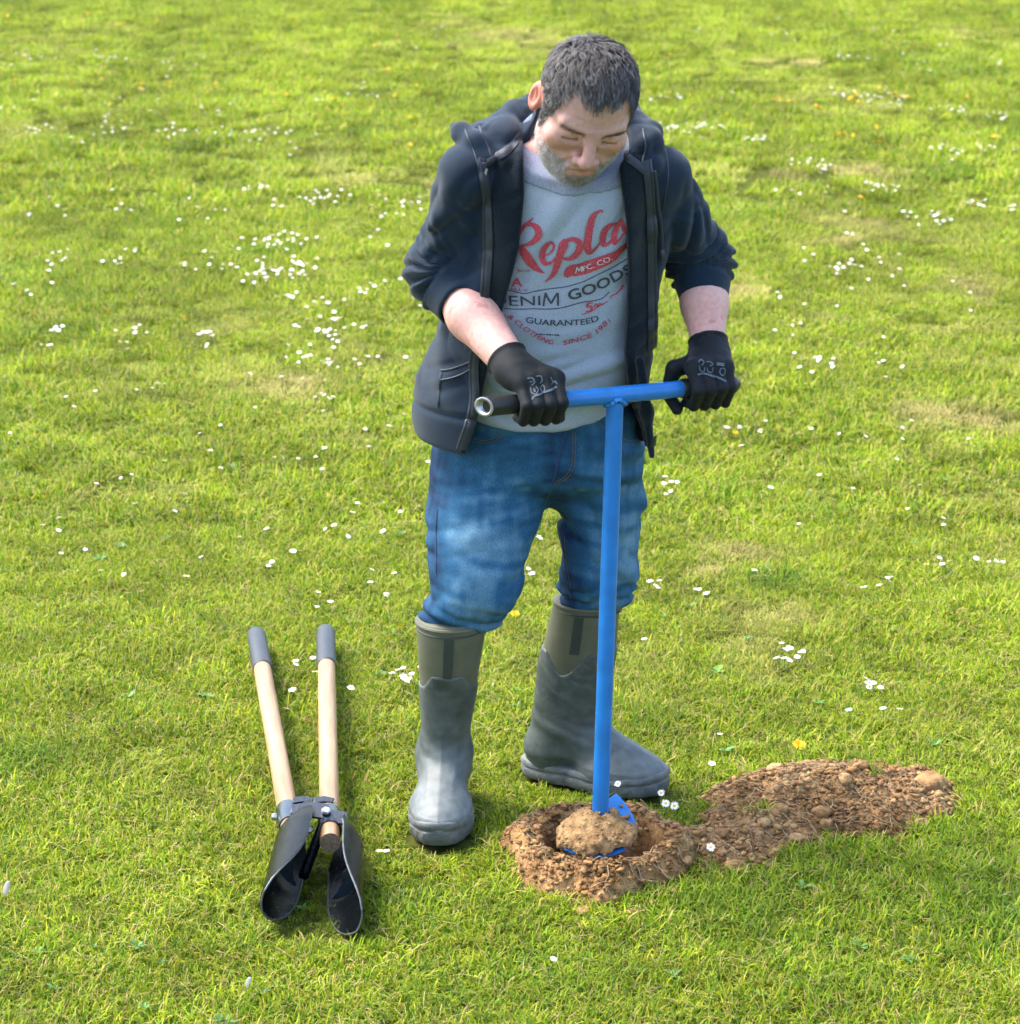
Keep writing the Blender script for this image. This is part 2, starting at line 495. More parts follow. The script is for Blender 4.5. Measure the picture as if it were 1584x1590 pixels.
HEAPS = [  # x, y, rx, ry, height
    (.395, 4.335, .15, .115, .034), (.50, 4.43, .14, .12, .042), (.585, 4.56, .20, .155, .070), (.735, 4.585, .165, .155, .054), (.66, 4.47, .13, .12, .036),
    (.655, 4.355, .045, .045, .012), (.44, 4.26, .055, .045, .018)]
def soil_height(x, y):
    z0 = x * 0
    n1 = fbm(x * 9, y * 9, z0, 11, 2); n2 = fbm(x * 34, y * 34, z0, 21, 3); n3 = vnoise(x * 95, y * 95, z0, 31)
    wx = x + .022 * vnoise(x * 14, y * 14, z0 + 3.3, 5); wy = y + .022 * vnoise(x * 14, y * 14, z0 + 7.7, 6)
    r = hole_r(wx, wy)
    th = np.arctan2(wy - HOLE[1], wx - HOLE[0])
    ro = .188 + .022 * np.sin(th * 3 + 1) + .012 * np.sin(th * 7)
    ring = .060 * np.clip(1 - ((r - .135) / np.where(r < .135, .055, ro - .135)) ** 2, -1, 1) - .008
    h = ring
    for cx, cyy, rx, ry, hh in HEAPS:
        q = ((wx - cx) / rx) ** 2 + ((wy - cyy) / ry) ** 2
        h = np.maximum(h, hh * (1 - q) - .004)
    h = h + np.where(h > -.02, .016 * n1 + .013 * n2 + .006 * n3, 0)
    rr = hole_r(x, y)
    pit = np.clip((.112 + .012 * n1 - rr) / .035, 0, 1)
    h = h * (1 - pit) + pit * (-.19 + .012 * n2)
    return h

def build_ground():
    xs = np.unique(np.concatenate([np.linspace(-160, 160, 21), np.linspace(-6, 6, 25), np.linspace(-.2, .6, 61)]))
    ys = np.unique(np.concatenate([np.linspace(-20, 300, 21), np.linspace(2, 14, 25), np.linspace(3.95, 4.65, 55)]))
    X, Y = np.meshgrid(xs, ys, indexing='ij')
    pit = np.clip((.125 - hole_r(X, Y)) / .02, 0, 1)
    Z = -.23 * pit + 0.0 * X
    V = np.stack([X.ravel(), Y.ravel(), Z.ravel()], 1)
    nx, ny = len(xs), len(ys)
    i, j = np.meshgrid(np.arange(nx - 1), np.arange(ny - 1), indexing='ij'); i = i.ravel(); j = j.ravel()
    F = np.stack([i * ny + j, (i + 1) * ny + j, (i + 1) * ny + j + 1, i * ny + j + 1], 1)
    m, nt, b = mat('lawn_soil_and_thatch'); L = nt.links.new
    g = N(nt, 'ShaderNodeNewGeometry')
    nz = N(nt, 'ShaderNodeTexNoise'); nz.inputs['Scale'].default_value = 30; nz.inputs['Detail'].default_value = 8
    L(g.outputs['Position'], nz.inputs['Vector'])
    cr = N(nt, 'ShaderNodeValToRGB'); e = cr.color_ramp.elements
    e[0].position = .35; e[0].color = (.030, .040, .008, 1); e[1].position = .65; e[1].color = (.085, .095, .020, 1)
    L(nz.outputs[0], cr.inputs[0]); L(cr.outputs[0], b.inputs['Base Color']); b.inputs['Roughness'].default_value = 1
    b.inputs['Specular IOR Level'].default_value = 0
    o = mesh_np('ground', V, F, m, smooth=False)
    tag(o, 'flat ground under the mown lawn', 'ground', kind='structure')
build_ground()

def build_soil():
    st = .0042
    xs = np.arange(-.06, .96, st); ys = np.arange(4.03, 4.80, st)
    X, Y = np.meshgrid(xs, ys, indexing='ij')
    Z = soil_height(X.ravel(), Y.ravel()).reshape(X.shape)
    keep = (Z > .0015) | (hole_r(X, Y) < .14)
    nx, ny = X.shape
    i, j = np.meshgrid(np.arange(nx - 1), np.arange(ny - 1), indexing='ij'); i = i.ravel(); j = j.ravel()
    ok = keep[i, j] | keep[i + 1, j] | keep[i, j + 1] | keep[i + 1, j + 1]
    F = np.stack([i * ny + j, (i + 1) * ny + j, (i + 1) * ny + j + 1, i * ny + j + 1], 1)[ok]
    V = np.stack([X.ravel(), Y.ravel(), Z.ravel()], 1)
    V[:, 0] += .5 * st * vnoise(V[:, 0] * 300, V[:, 1] * 300, V[:, 2] * 0, 4)
    u, inv = np.unique(F, return_inverse=True); V = V[u]; F = inv.reshape(F.shape)
    c = np.ones((len(V), 3)) * (1 + .25 * vnoise(V[:, 0] * 40, V[:, 1] * 40, V[:, 2] * 40, 9))[:, None]
    root = empty('soil_heap', (.45, 4.45, 0))
    tag(root, 'brown dug soil ringed round the hole and spilled to the right in a heap', 'soil')
    o = mesh_np('soil_bed', V, F, MAT['soil'], root, True, c)
    # crumbs
    base = bmesh.new(); bmesh.ops.create_icosphere(base, subdivisions=1, radius=1)
    bv = np.array([v.co[:] for v in base.verts]); bf = np.array([[q.index for q in f.verts] for f in base.faces]); base.free()
    VV = []; FF = []; CC = []; n = 0
    def crumb(p, s, pale=False):
        nonlocal n
        q = bv * (1 + .45 * rng.uniform(-1, 1, (len(bv), 1)))
        q = q * np.array([1.15, rng.uniform(.4, .95), rng.uniform(.25, .7)])
        a = rng.uniform(0, 6.28); t = rng.uniform(-.6, .6)
        ca, sa, ct, stt = math.cos(a), math.sin(a), math.cos(t), math.sin(t)
        M = np.array([[ca, -sa, 0], [sa, ca, 0], [0, 0, 1]]) @ np.array([[1, 0, 0], [0, ct, -stt], [0, stt, ct]])
        VV.append(q @ M.T * s + p); FF.append(bf + n); n += len(bv)
        v = rng.uniform(.55, 1.35); CC.append(np.ones((len(bv), 3)) * np.array([v, v * rng.uniform(.93, 1.03), v * rng.uniform(.85, 1.05)]))
    cnt = 0
    while cnt < 9000:
        x = rng.uniform(-.06, .95, 4000); y = rng.uniform(4.03, 4.78, 4000); z = soil_height(x, y)
        ok = (z > -.004) & ((z > .004) | (rng.uniform(0, 1, 4000) < .22))
        # crumbs also roll off the edge on to the turf
        for a, b_, c_ in zip(x[ok], y[ok], z[ok]):
            s = .0022 + .0075 * rng.power(.42) ** 2.2
            if c_ < .004: s *= .7
            crumb(np.array([a, b_, max(c_, .004) + s * .35]), s); cnt += 1
    o = mesh_np('soil_crumbs', np.concatenate(VV), np.concatenate(FF), MAT['soil'], root, False, np.concatenate(CC))
    tag(o, kind='stuff')
    # larger clods, each a piece of its own
    bm = bmesh.new(); bmesh.ops.create_icosphere(bm, subdivisions=3, radius=1)
    iv = np.array([v.co[:] for v in bm.verts]); fi = np.array([[q.index for q in f.verts] for f in bm.faces]); bm.free()
    meshes = []
    for k in range(5):
        d = 1 + .34 * fbm(iv[:, 0] * 1.7 + k * 9, iv[:, 1] * 1.7, iv[:, 2] * 1.7, 40 + k, 2) + .12 * vnoise(iv[:, 0] * 7, iv[:, 1] * 7, iv[:, 2] * 7 + k, 60)
        w = iv * d[:, None] * np.array([1, .8, .62])
        cc = np.ones((len(w), 3)) * (1.05 + .3 * vnoise(iv[:, 0] * 5, iv[:, 1] * 5, iv[:, 2] * 5, 3))[:, None]
        meshes.append((w, cc))
    def clod(name, k, p, s, m, rot=0, parent=None):
        w, cc = meshes[k]
        ca, sa = math.cos(rot), math.sin(rot)
        q = w @ np.array([[ca, -sa, 0], [sa, ca, 0], [0, 0, 1]]).T * s
        ob = mesh_np(name, q, fi, m, None, True, cc); ob.location = p
        if parent: put(ob, parent)
        return ob
    spots = [(0.544, 4.68), (0.6, 4.673), (0.605, 4.563), (0.615, 4.509), (0.524, 4.554), (0.548, 4.421), (0.662, 4.629), (0.706, 4.663), (0.794, 4.68), (0.489, 4.452), (0.42, 4.238), (0.397, 4.258), (0.506, 4.316), (0.62, 4.391), (0.713, 4.437), (0.8, 4.509), (0.742, 4.421), (0.069, 4.182), (0.133, 4.119), (0.217, 4.154), (0.259, 4.165), (0.297, 4.201), (0.01, 4.331), (0.029, 4.421), (0.329, 4.331), (0.362, 4.361)]
    for i, (a, b_) in enumerate(spots):
        z = float(soil_height(np.array([a]), np.array([b_]))[0])
        s = [.024, .017, .020, .018, .019, .015, .017, .014, .013, .014, .022, .014, .012, .015, .012, .013, .011, .013, .016, .014, .012, .013, .012, .012, .013, .012][i]
        # seen points sit on top of the heap: step back along the slope
        b2 = b_ - max(z, 0) * 2.0
        z = max(float(soil_height(np.array([a]), np.array([b2]))[0]), 0)
        clod('clod', i % 5, (a, b2, z + s * .30), s, MAT['soil_pale'] if i % 3 == 0 else MAT['soil'], i * 1.3, root)
    (lx, ly), = [(0.844, 4.599)]
    lone = clod('soil_clod', 2, (lx, ly, .022), .043, MAT['soil'], .8)
    tag(lone, 'large loose brown clod lying on the grass just past the heap\'s right end', 'soil clod')
    # fine roots and dead stems in the spoil
    mb = MB()
    for k in range(330):
        for _ in range(30):
            x, y = rng.uniform(-.03, .92), rng.uniform(4.05, 4.75)
            z = float(soil_height(np.array([x]), np.array([y]))[0])
            if z > .012: break
        a = rng.normal(-.35, .7); L_ = rng.uniform(.012, .05); d = Vector((math.cos(a), math.sin(a), 0))
        pts = []
        for t in (0, .33, .66, 1):
            px, py = x + d.x * L_ * t + rng.normal(0, .002), y + d.y * L_ * t + rng.normal(0, .002)
            pz = float(soil_height(np.array([px]), np.array([py]))[0]) + .004 + rng.uniform(0, .007)
            pts.append((px, py, max(pz, z - .02)))
        mb.tube(pts, [.0009, .0008, .0007, .0004], 4, False)
    o = mb.build('roots', MAT['root'], root); tag(o, kind='stuff')
build_soil()

# ---- lawn: many tufts of separate blades
DRY = [(1.84, 12.834, 0.202, 0.225, 9), (1.513, 12.617, 0.165, 0.173, 6), (1.457, 10.874, 0.172, 0.163, 5), (2.003, 12.163, 0.192, 0.203, 4), (1.853, 9.875, 0.157, 0.275, 5), (1.37, 7.74, 0.188, 0.121, 6), (1.527, 7.574, 0.122, 0.099, 6), (1.234, 9.127, 0.146, 0.117, 3), (0.919, 9.677, 0.103, 0.157, 6), (0.643, 6.214, 0.119, 0.08, 5), (0.528, 6.048, 0.066, 0.049, 5), (-1.419, 9.244, 0.148, 0.169, 3), (-1.789, 9.186, 0.146, 0.166, 3), (-0.297, 12.325, 0.129, 0.207, 3), (-0.732, 8.094, 0.131, 0.131, 3), (-0.39, 8.48, 0.068, 0.102, 4), (1.288, 12.682, 0.133, 0.13, 5), (1.603, 11.325, 0.209, 0.141, 4), (-0.01, 19.818, 0.306, 0.417, 3), (2.033, 17.962, 0.279, 0.256, 3), (2.309, 15.107, 0.236, 0.152, 3), (-0.46, 7.336, 0.099, 0.078, 3), (-1.18, 6.765, 0.165, 0.094, 2), (0.719, 5.691, 0.094, 0.069, 2), (0.286, 6.214, 0.102, 0.08, 3), (-0.591, 4.215, 0.144, 0.04, 1), (-0.508, 21.474, 0.221, 0.614, 3)]
LUSH = [(-1.005, 10.515, 0.138, 0.153, 5), (1.113, 11.502, 0.181, 0.163, 5), (0.669, 5.968, 0.147, 0.086, 4), (0.637, 5.101, 0.128, 0.064, 3), (-0.983, 4.783, 0.161, 0.065, 3), (-1.595, 8.901, 0.214, 0.112, 3), (-1.655, 13.729, 0.322, 0.256, 3), (-2.515, 13.729, 0.323, 0.256, 3), (2.236, 12.79, 0.134, 0.201, 4), (0.292, 5.023, 0.056, 0.047, 4), (0.417, 5.004, 0.111, 0.054, 3), (-0.861, 14.25, 0.222, 0.275, 3), (0.537, 4.105, 0.352, 0.168, 2), (-0.679, 4.421, 0.251, 0.094, 2), (-0.178, 4.105, 0.14, 0.082, 3)]
BOOT_R = ((-.130, 4.528), (-.03, -1.0))
BOOT_L = ((.113, 4.664), (.914, -.406))

def lawn_fields(x, y):
    z0 = x * 0
    dry = .42 * (fbm(x * 1.1, y * .55, z0, 71, 4)) + .28 * fbm(x * 7, y * 4, z0, 75, 2) + .02
    for cx, cyy, sx, sy, n in DRY:
        dry = dry + .11 * n * np.exp(-.5 * (((x - cx) / (sx * .8)) ** 2 + ((y - cyy) / (sy * .9)) ** 2) ** 1.2)
    for cx, cyy, sx, sy, n in LUSH:
        dry = dry - .12 * n * np.exp(-.5 * (((x - cx) / (sx * .7)) ** 2 + ((y - cyy) / (sy * .8)) ** 2))
    # mower stripes running away from the viewer
    dry = dry + .07 * np.sin((x + .105 * (y - 16)) * 2 * math.pi / 1.75) * sstep_(6, 10, y)
    return dry

def sstep_(a, b, v):
    t = np.clip((v - a) / (b - a), 0, 1); return t * t * (3 - 2 * t)

def near_boot(x, y, m=.004):
    out = np.zeros(len(x), bool)
    for (o, f) in (BOOT_R, BOOT_L):
        l = math.hypot(*f); fx, fy = f[0] / l, f[1] / l
        u = (x - o[0]) * fx + (y - o[1]) * fy; v = (x - o[0]) * -fy + (y - o[1]) * fx
        out |= (u > -.09 - m) & (u < .225 + m) & (np.abs(v) < .058 + m)
    return out

def grass_tuft(seed, n, hgt, lean, spread, wid, col_bias):
    r = np.random.default_rng(seed)
    V = []; F = []; C = []
    pal = np.array([[.158, .262, .012], [.250, .335, .014], [.350, .388, .018], [.058, .150, .013], [.42, .38, .05], [.45, .34, .13]])
    pr = np.array([.25, .28, .20, .12, .08, .07]) ; pr = pr / pr.sum()
    for k in range(n):
        a = r.uniform(0, 6.283); rad = spread * math.sqrt(r.uniform())
        bx, by = rad * math.cos(a), rad * math.sin(a)
        h = hgt * r.uniform(.45, 1.15); az = r.uniform(0, 6.283)
        le = lean * r.uniform(.3, 1.5); w = wid * r.uniform(.6, 1.25)
        dx, dy = math.cos(az), math.sin(az); tw = r.uniform(-.8, .8)
        c = pal[r.choice(6, p=pr)] * r.uniform(.75, 1.25)
        if n > 100 and k < 4:     # dead stems lying across the turf
            c = np.array([.40, .32, .14]) * r.uniform(.7, 1.2); h = r.uniform(.035, .07); le = r.uniform(1.25, 1.5); w *= .55
        segs = 3; b = len(V)
        for i in range(segs + 1):
            t = i / segs
            ang = le * (.25 + .9 * t)
            # arc that bends over
            px = bx + dx * h * t * math.sin(ang); py = by + dy * h * t * math.sin(ang); pz = h * t * max(math.cos(ang), .12)
            ww = w * (1 - t) ** .6 * (1 if i else .8) + .0001
            sx, sy = -math.sin(az + tw * t), math.cos(az + tw * t)
            V.append((px - sx * ww / 2, py - sy * ww / 2, pz)); V.append((px + sx * ww / 2, py + sy * ww / 2, pz))
            C += [c, c]
        for i in range(segs):
            q = b + 2 * i
            F.append((q, q + 1, q + 3, q + 2))
    return np.array(V), F, np.array(C)

def grass_mat():
    m, nt, b = mat('grass_blades'); L = nt.links.new
    at = N(nt, 'ShaderNodeAttribute'); at.attribute_name = 'Col'
    dr = N(nt, 'ShaderNodeAttribute'); dr.attribute_name = 'dry'; dr.attribute_type = 'INSTANCER'
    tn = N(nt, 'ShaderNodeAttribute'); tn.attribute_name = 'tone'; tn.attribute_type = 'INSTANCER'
    # dry straw share
    mr = N(nt, 'ShaderNodeMapRange'); mr.inputs[1].default_value = .18; mr.inputs[2].default_value = .75; mr.inputs[3].default_value = 0; mr.inputs[4].default_value = .85
    L(dr.outputs['Fac'], mr.inputs[0])
    m1 = N(nt, 'ShaderNodeMix', data_type='RGBA'); m1.inputs[7].default_value = (.50, .41, .16, 1)
    L(mr.outputs[0], m1.inputs[0]); L(at.outputs['Color'], m1.inputs[6])
    # lush share
    m2r = N(nt, 'ShaderNodeMapRange'); m2r.inputs[1].default_value = -.1; m2r.inputs[2].default_value = -.6; m2r.inputs[3].default_value = 0; m2r.inputs[4].default_value = .75
    L(dr.outputs['Fac'], m2r.inputs[0])
    m2 = N(nt, 'ShaderNodeMix', data_type='RGBA'); m2.inputs[7].default_value = (.075, .185, .017, 1)
    L(m2r.outputs[0], m2.inputs[0]); L(m1.outputs[2], m2.inputs[6])
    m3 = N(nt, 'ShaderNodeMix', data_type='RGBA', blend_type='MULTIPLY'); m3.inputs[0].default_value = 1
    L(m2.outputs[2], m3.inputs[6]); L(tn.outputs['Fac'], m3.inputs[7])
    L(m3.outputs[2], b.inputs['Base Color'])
    b.inputs['Roughness'].default_value = .55; b.inputs['Specular IOR Level'].default_value = .12
    tr = N(nt, 'ShaderNodeBsdfTranslucent'); L(m3.outputs[2], tr.inputs['Color'])
    ms = N(nt, 'ShaderNodeMixShader'); ms.inputs[0].default_value = .30
    L(b.outputs[0], ms.inputs[1]); L(tr.outputs[0], ms.inputs[2])
    out = [n for n in nt.nodes if n.type == 'OUTPUT_MATERIAL'][0]
    L(ms.outputs[0], out.inputs['Surface'])
    return m
MAT['grass'] = grass_mat()

def build_lawn():
    protos = bpy.data.collections.new('grass_tuft_shapes')
    specs = [(1, 46, .027, 1.0, .0030), (2, 46, .030, .9, .0028), (3, 40, .024, 1.25, .0034), (4, 46, .028, 1.1, .0026), (5, 36, .038, .95, .0032), (6, 44, .022, 1.35, .0034)]
    for big in (0, 1):
        for s in specs:
            V, F, C = grass_tuft(s[0] * 13 + big, s[1] * (5 if big else 1), s[2], s[3], .060 if big else .026, s[4], 0)
            o = mesh_np(('tuft_large_%d' if big else 'tuft_%d') % s[0] if big else 'tuft_a%d' % s[0], V, F, MAT['grass'], None, False, C)
            COL.objects.unlink(o); protos.objects.link(o)
    P = []; S = []; K = []
    def detail(x, y):   # places where the turf meets soil or boots need small tufts
        return ((x > -.10) & (x < 1.0) & (y > 3.98) & (y < 4.86)) | near_boot(x, y, .09) | ((x > -.47) & (x < -.22) & (y > 3.88) & (y < 4.34))
    for y0, y1, st, sc, ex, big in ((3.85, 4.95, .0235, 1.0, .3, 0), (3.2, 6.4, .053, 1.0, 1.3, 1), (6.4, 11.5, .091, 1.35, 2.6, 1), (11.5, 40, .18, 2.0, 6.0, 1)):
        y = y0
        while y < y1:
            w = .2085 * y + ex
            k = int(2 * w / st)
            xx = -w + st * (np.arange(k) + rng.uniform(0, 1, k)); yy = y + st * rng.uniform(-.5, .5, k)
            dd = detail(xx, yy)
            ok = dd if not big else ~dd
            k = ok.sum()
            P.append(np.stack([xx[ok], yy[ok]], 1)); S.append(np.full(k, sc) * rng.uniform(.75, 1.2, k)); K.append(rng.integers(0, 6, k) + 6 * big)
            y += st
    K = np.concatenate(K).astype(np.int32)
    P = np.concatenate(P); S = np.concatenate(S)
    x, y = P[:, 0], P[:, 1]
    inbox = (x > -.1) & (x < 1.0) & (y > 4.0) & (y < 4.85)
    sh = np.full(len(x), -1.); sh[inbox] = soil_height(x[inbox], y[inbox])
    bad = ((sh > .006) & (rng.uniform(0, 1, len(x)) > .03)) | (hole_r(x, y) < .16) | near_boot(x, y, .003)
    x, y, S, sh, K = x[~bad], y[~bad], S[~bad], sh[~bad], K[~bad]
    dry = lawn_fields(x, y).astype(np.float32)
    # grass is shorter where it is dry or trodden round the boots, longer in lush spots
    S = S * np.clip(1.0 - .35 * np.clip(dry, -.6, .9), .6, 1.35)
    nb = near_boot(x, y, .035); S[nb] *= .72
    dg = (x > -.445) & (x < -.255) & (y > 3.90) & (y < 4.32); S[dg] *= .42
    tone = (.99 + .17 * fbm(x * 2.3, y * 1.2, x * 0, 91, 3) + .30 * rng.uniform(-1, 1, len(x))).astype(np.float32)
    tone = tone * (1 + .08 * sstep_(7, 18, y)) * (1 + .07 * np.sin((x + .105 * (y - 16)) * 2 * math.pi / 1.75) * sstep_(6, 10, y))  # far tufts coloured lighter, imitating bright tips at a grazing view; mower stripes
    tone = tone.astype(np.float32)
    z = np.where(sh > .006, sh, 0)
    me = bpy.data.meshes.new('lawn_grass')
    me.vertices.add(len(x)); me.vertices.foreach_set('co', np.stack([x, y, z], 1).astype(np.float32).ravel())
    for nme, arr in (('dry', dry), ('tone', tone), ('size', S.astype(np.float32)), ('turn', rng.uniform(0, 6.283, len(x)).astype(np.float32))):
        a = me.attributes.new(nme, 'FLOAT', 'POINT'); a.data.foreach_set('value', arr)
    a = me.attributes.new('kindno', 'INT', 'POINT'); a.data.foreach_set('value', K)
    o = bpy.data.objects.new('lawn_grass', me); link(o)
    tag(o, 'short mown lawn grass, bright green with dry straw patches, all over the field', 'grass', kind='stuff')
    ng = bpy.data.node_groups.new('scatter_tufts', 'GeometryNodeTree')
    ng.interface.new_socket('Geometry', in_out='INPUT', socket_type='NodeSocketGeometry')
    ng.interface.new_socket('Geometry', in_out='OUTPUT', socket_type='NodeSocketGeometry')
    n = ng.nodes; L = ng.links.new
    gi = n.new('NodeGroupInput'); go = n.new('NodeGroupOutput')
    iop = n.new('GeometryNodeInstanceOnPoints'); ci = n.new('GeometryNodeCollectionInfo')
    ci.inputs['Collection'].default_value = protos; ci.inputs['Separate Children'].default_value = True; ci.inputs['Reset Children'].default_value = True
    iop.inputs['Pick Instance'].default_value = True
    def attr(nm):
        q = n.new('GeometryNodeInputNamedAttribute'); q.data_type = 'FLOAT'; q.inputs['Name'].default_value = nm
        return q.outputs['Attribute']
    cx = n.new('ShaderNodeCombineXYZ'); L(attr('turn'), cx.inputs[2])
    er = n.new('FunctionNodeEulerToRotation'); L(cx.outputs[0], er.inputs[0])
    L(gi.outputs[0], iop.inputs['Points']); L(ci.outputs[0], iop.inputs['Instance'])
    L(er.outputs[0], iop.inputs['Rotation']); L(attr('size'), iop.inputs['Scale'])
    ki = n.new('GeometryNodeInputNamedAttribute'); ki.data_type = 'INT'; ki.inputs['Name'].default_value = 'kindno'
    L(ki.outputs['Attribute'], iop.inputs['Instance Index'])
    L(iop.outputs[0], go.inputs[0])
    md = o.modifiers.new('tufts', 'NODES'); md.node_group = ng
    print('tufts', len(x))
build_lawn()

def build_weeds():
    """low rosettes of broad leaves (plantain, dandelion, clover) in the turf"""
    V = []; F = []; C = []
    r = np.random.default_rng(5)
    spots = [(r.uniform(-1.0, 1.0) * (.21 * y), y) for y in r.uniform(3.55, 7.5, 40)]
    spots += [(0.685, 3.851), (0.609, 3.899), (-0.72, 3.899), (-0.599, 3.839), (-0.647, 3.899), (-0.816, 3.875), (-0.124, 4.783), (-0.604, 3.677), (-0.373, 4.052), (0.418, 3.722), (1.077, 6.271), (0.66, 6.048), (0.677, 5.081), (0.56, 5.504), (0.372, 5.667), (-0.991, 5.141), (-0.845, 5.121), (-0.674, 5.121)]
    for (x, y) in spots:
        if near_boot(np.array([x]), np.array([y]), .03)[0] or (-.1 < x < 1 and 4 < y < 4.8 and soil_height(np.array([x]), np.array([y]))[0] > -.004): continue
        n = r.integers(4, 8); L0 = r.uniform(.010, .021); c0 = np.array([.060, .160, .018]) * r.uniform(.7, 1.4)
        a0 = r.uniform(0, 6.28)
        for k in range(n):
            a = a0 + 6.283 * k / n + r.normal(0, .25); L_ = L0 * r.uniform(.7, 1.2); w = L_ * r.uniform(.16, .26); b = len(V)
            up = r.uniform(.35, .95); dx, dy = math.cos(a), math.sin(a)
            for i, (t, ww) in enumerate(((.0, .25), (.3, .6), (.6, 1.0), (.85, .75), (1.0, .1))):
                zz = .012 + L_ * t * up * (1 - .45 * t)
                for q_, dz in ((-1, .25), (0, 0), (1, .25)):
                    V.append((x + dx * L_ * t - dy * w * ww * q_, y + dy * L_ * t + dx * w * ww * q_, zz + dz * w * ww)); C.append(c0)
            for i in range(4):
                for j in range(2): F.append((b + 3 * i + j, b + 3 * i + j + 1, b + 3 * i + j + 4, b + 3 * i + j + 3))
    m = simple('weed_leaves', (0, 0, 0), rough=.55, vary=.2, scale=50, attr=True)
    o = mesh_np('weed_leaves', V, F, m, None, True, np.array(C))
    tag(o, 'low dark green broad leaved weeds scattered through the lawn', 'weeds', kind='stuff')
build_weeds()

# ------------------------------------------------------------------ the man
person = empty('person', (.05, 4.55, 0))
tag(person, 'man in navy hoodie, printed grey T-shirt, jeans and wellingtons, bent over turning a blue auger', 'person')

def rotm(yaw, roll, pitch):
    return Matrix.Rotation(R(yaw), 3, 'Z') @ Matrix.Rotation(R(roll), 3, 'Y') @ Matrix.Rotation(R(pitch), 3, 'X')
HM = np.array(rotm(13.0, 8.0, 37.5)); HC = np.array([.1285, 4.268, 1.424]); HS = np.array([1.06, .92, .92])
def to_head(x, y, z):
    a, b, c = x - HC[0], y - HC[1], z - HC[2]
    return ((HM[0, 0] * a + HM[1, 0] * b + HM[2, 0] * c) / HS[0], (HM[0, 1] * a + HM[1, 1] * b + HM[2, 1] * c) / HS[1], (HM[0, 2] * a + HM[1, 2] * b + HM[2, 2] * c) / HS[2])
def from_head(p): return HM @ (np.asarray(p, float) * HS) + HC

(SR,), (ER,), (WR,) = [(-0.073, 4.36, 1.287)], [(-0.125, 4.46, 1.092)], [(0.006, 4.262, 0.96)]
(SL,), (EL,), (WL,) = [(0.272, 4.4, 1.278)], [(0.354, 4.52, 1.099)], [(0.363, 4.395, 0.958)]
BAR_A, BAR_B = np.array([(-0.045, 4.205, 0.901)][0]), np.array([(0.408, 4.375, 0.898)][0])
BAR_B[2] = BAR_A[2] = .903
bu = (BAR_B - BAR_A) / np.linalg.norm(BAR_B - BAR_A)
bw = np.array([bu[1], -bu[0], 0.]); bn = np.array([0, 0, 1.])
def lerp3(a, b, t): return tuple(a[i] + (b[i] - a[i]) * t for i in range(3))
HAND_R = BAR_A + bu * .094      # centre of the four fingers on the bar
HAND_L = BAR_A + bu * .428
def bar_pt(c, off, r, th): return c + bu * off + r * (math.cos(R(th)) * bw + math.sin(R(th)) * bn)

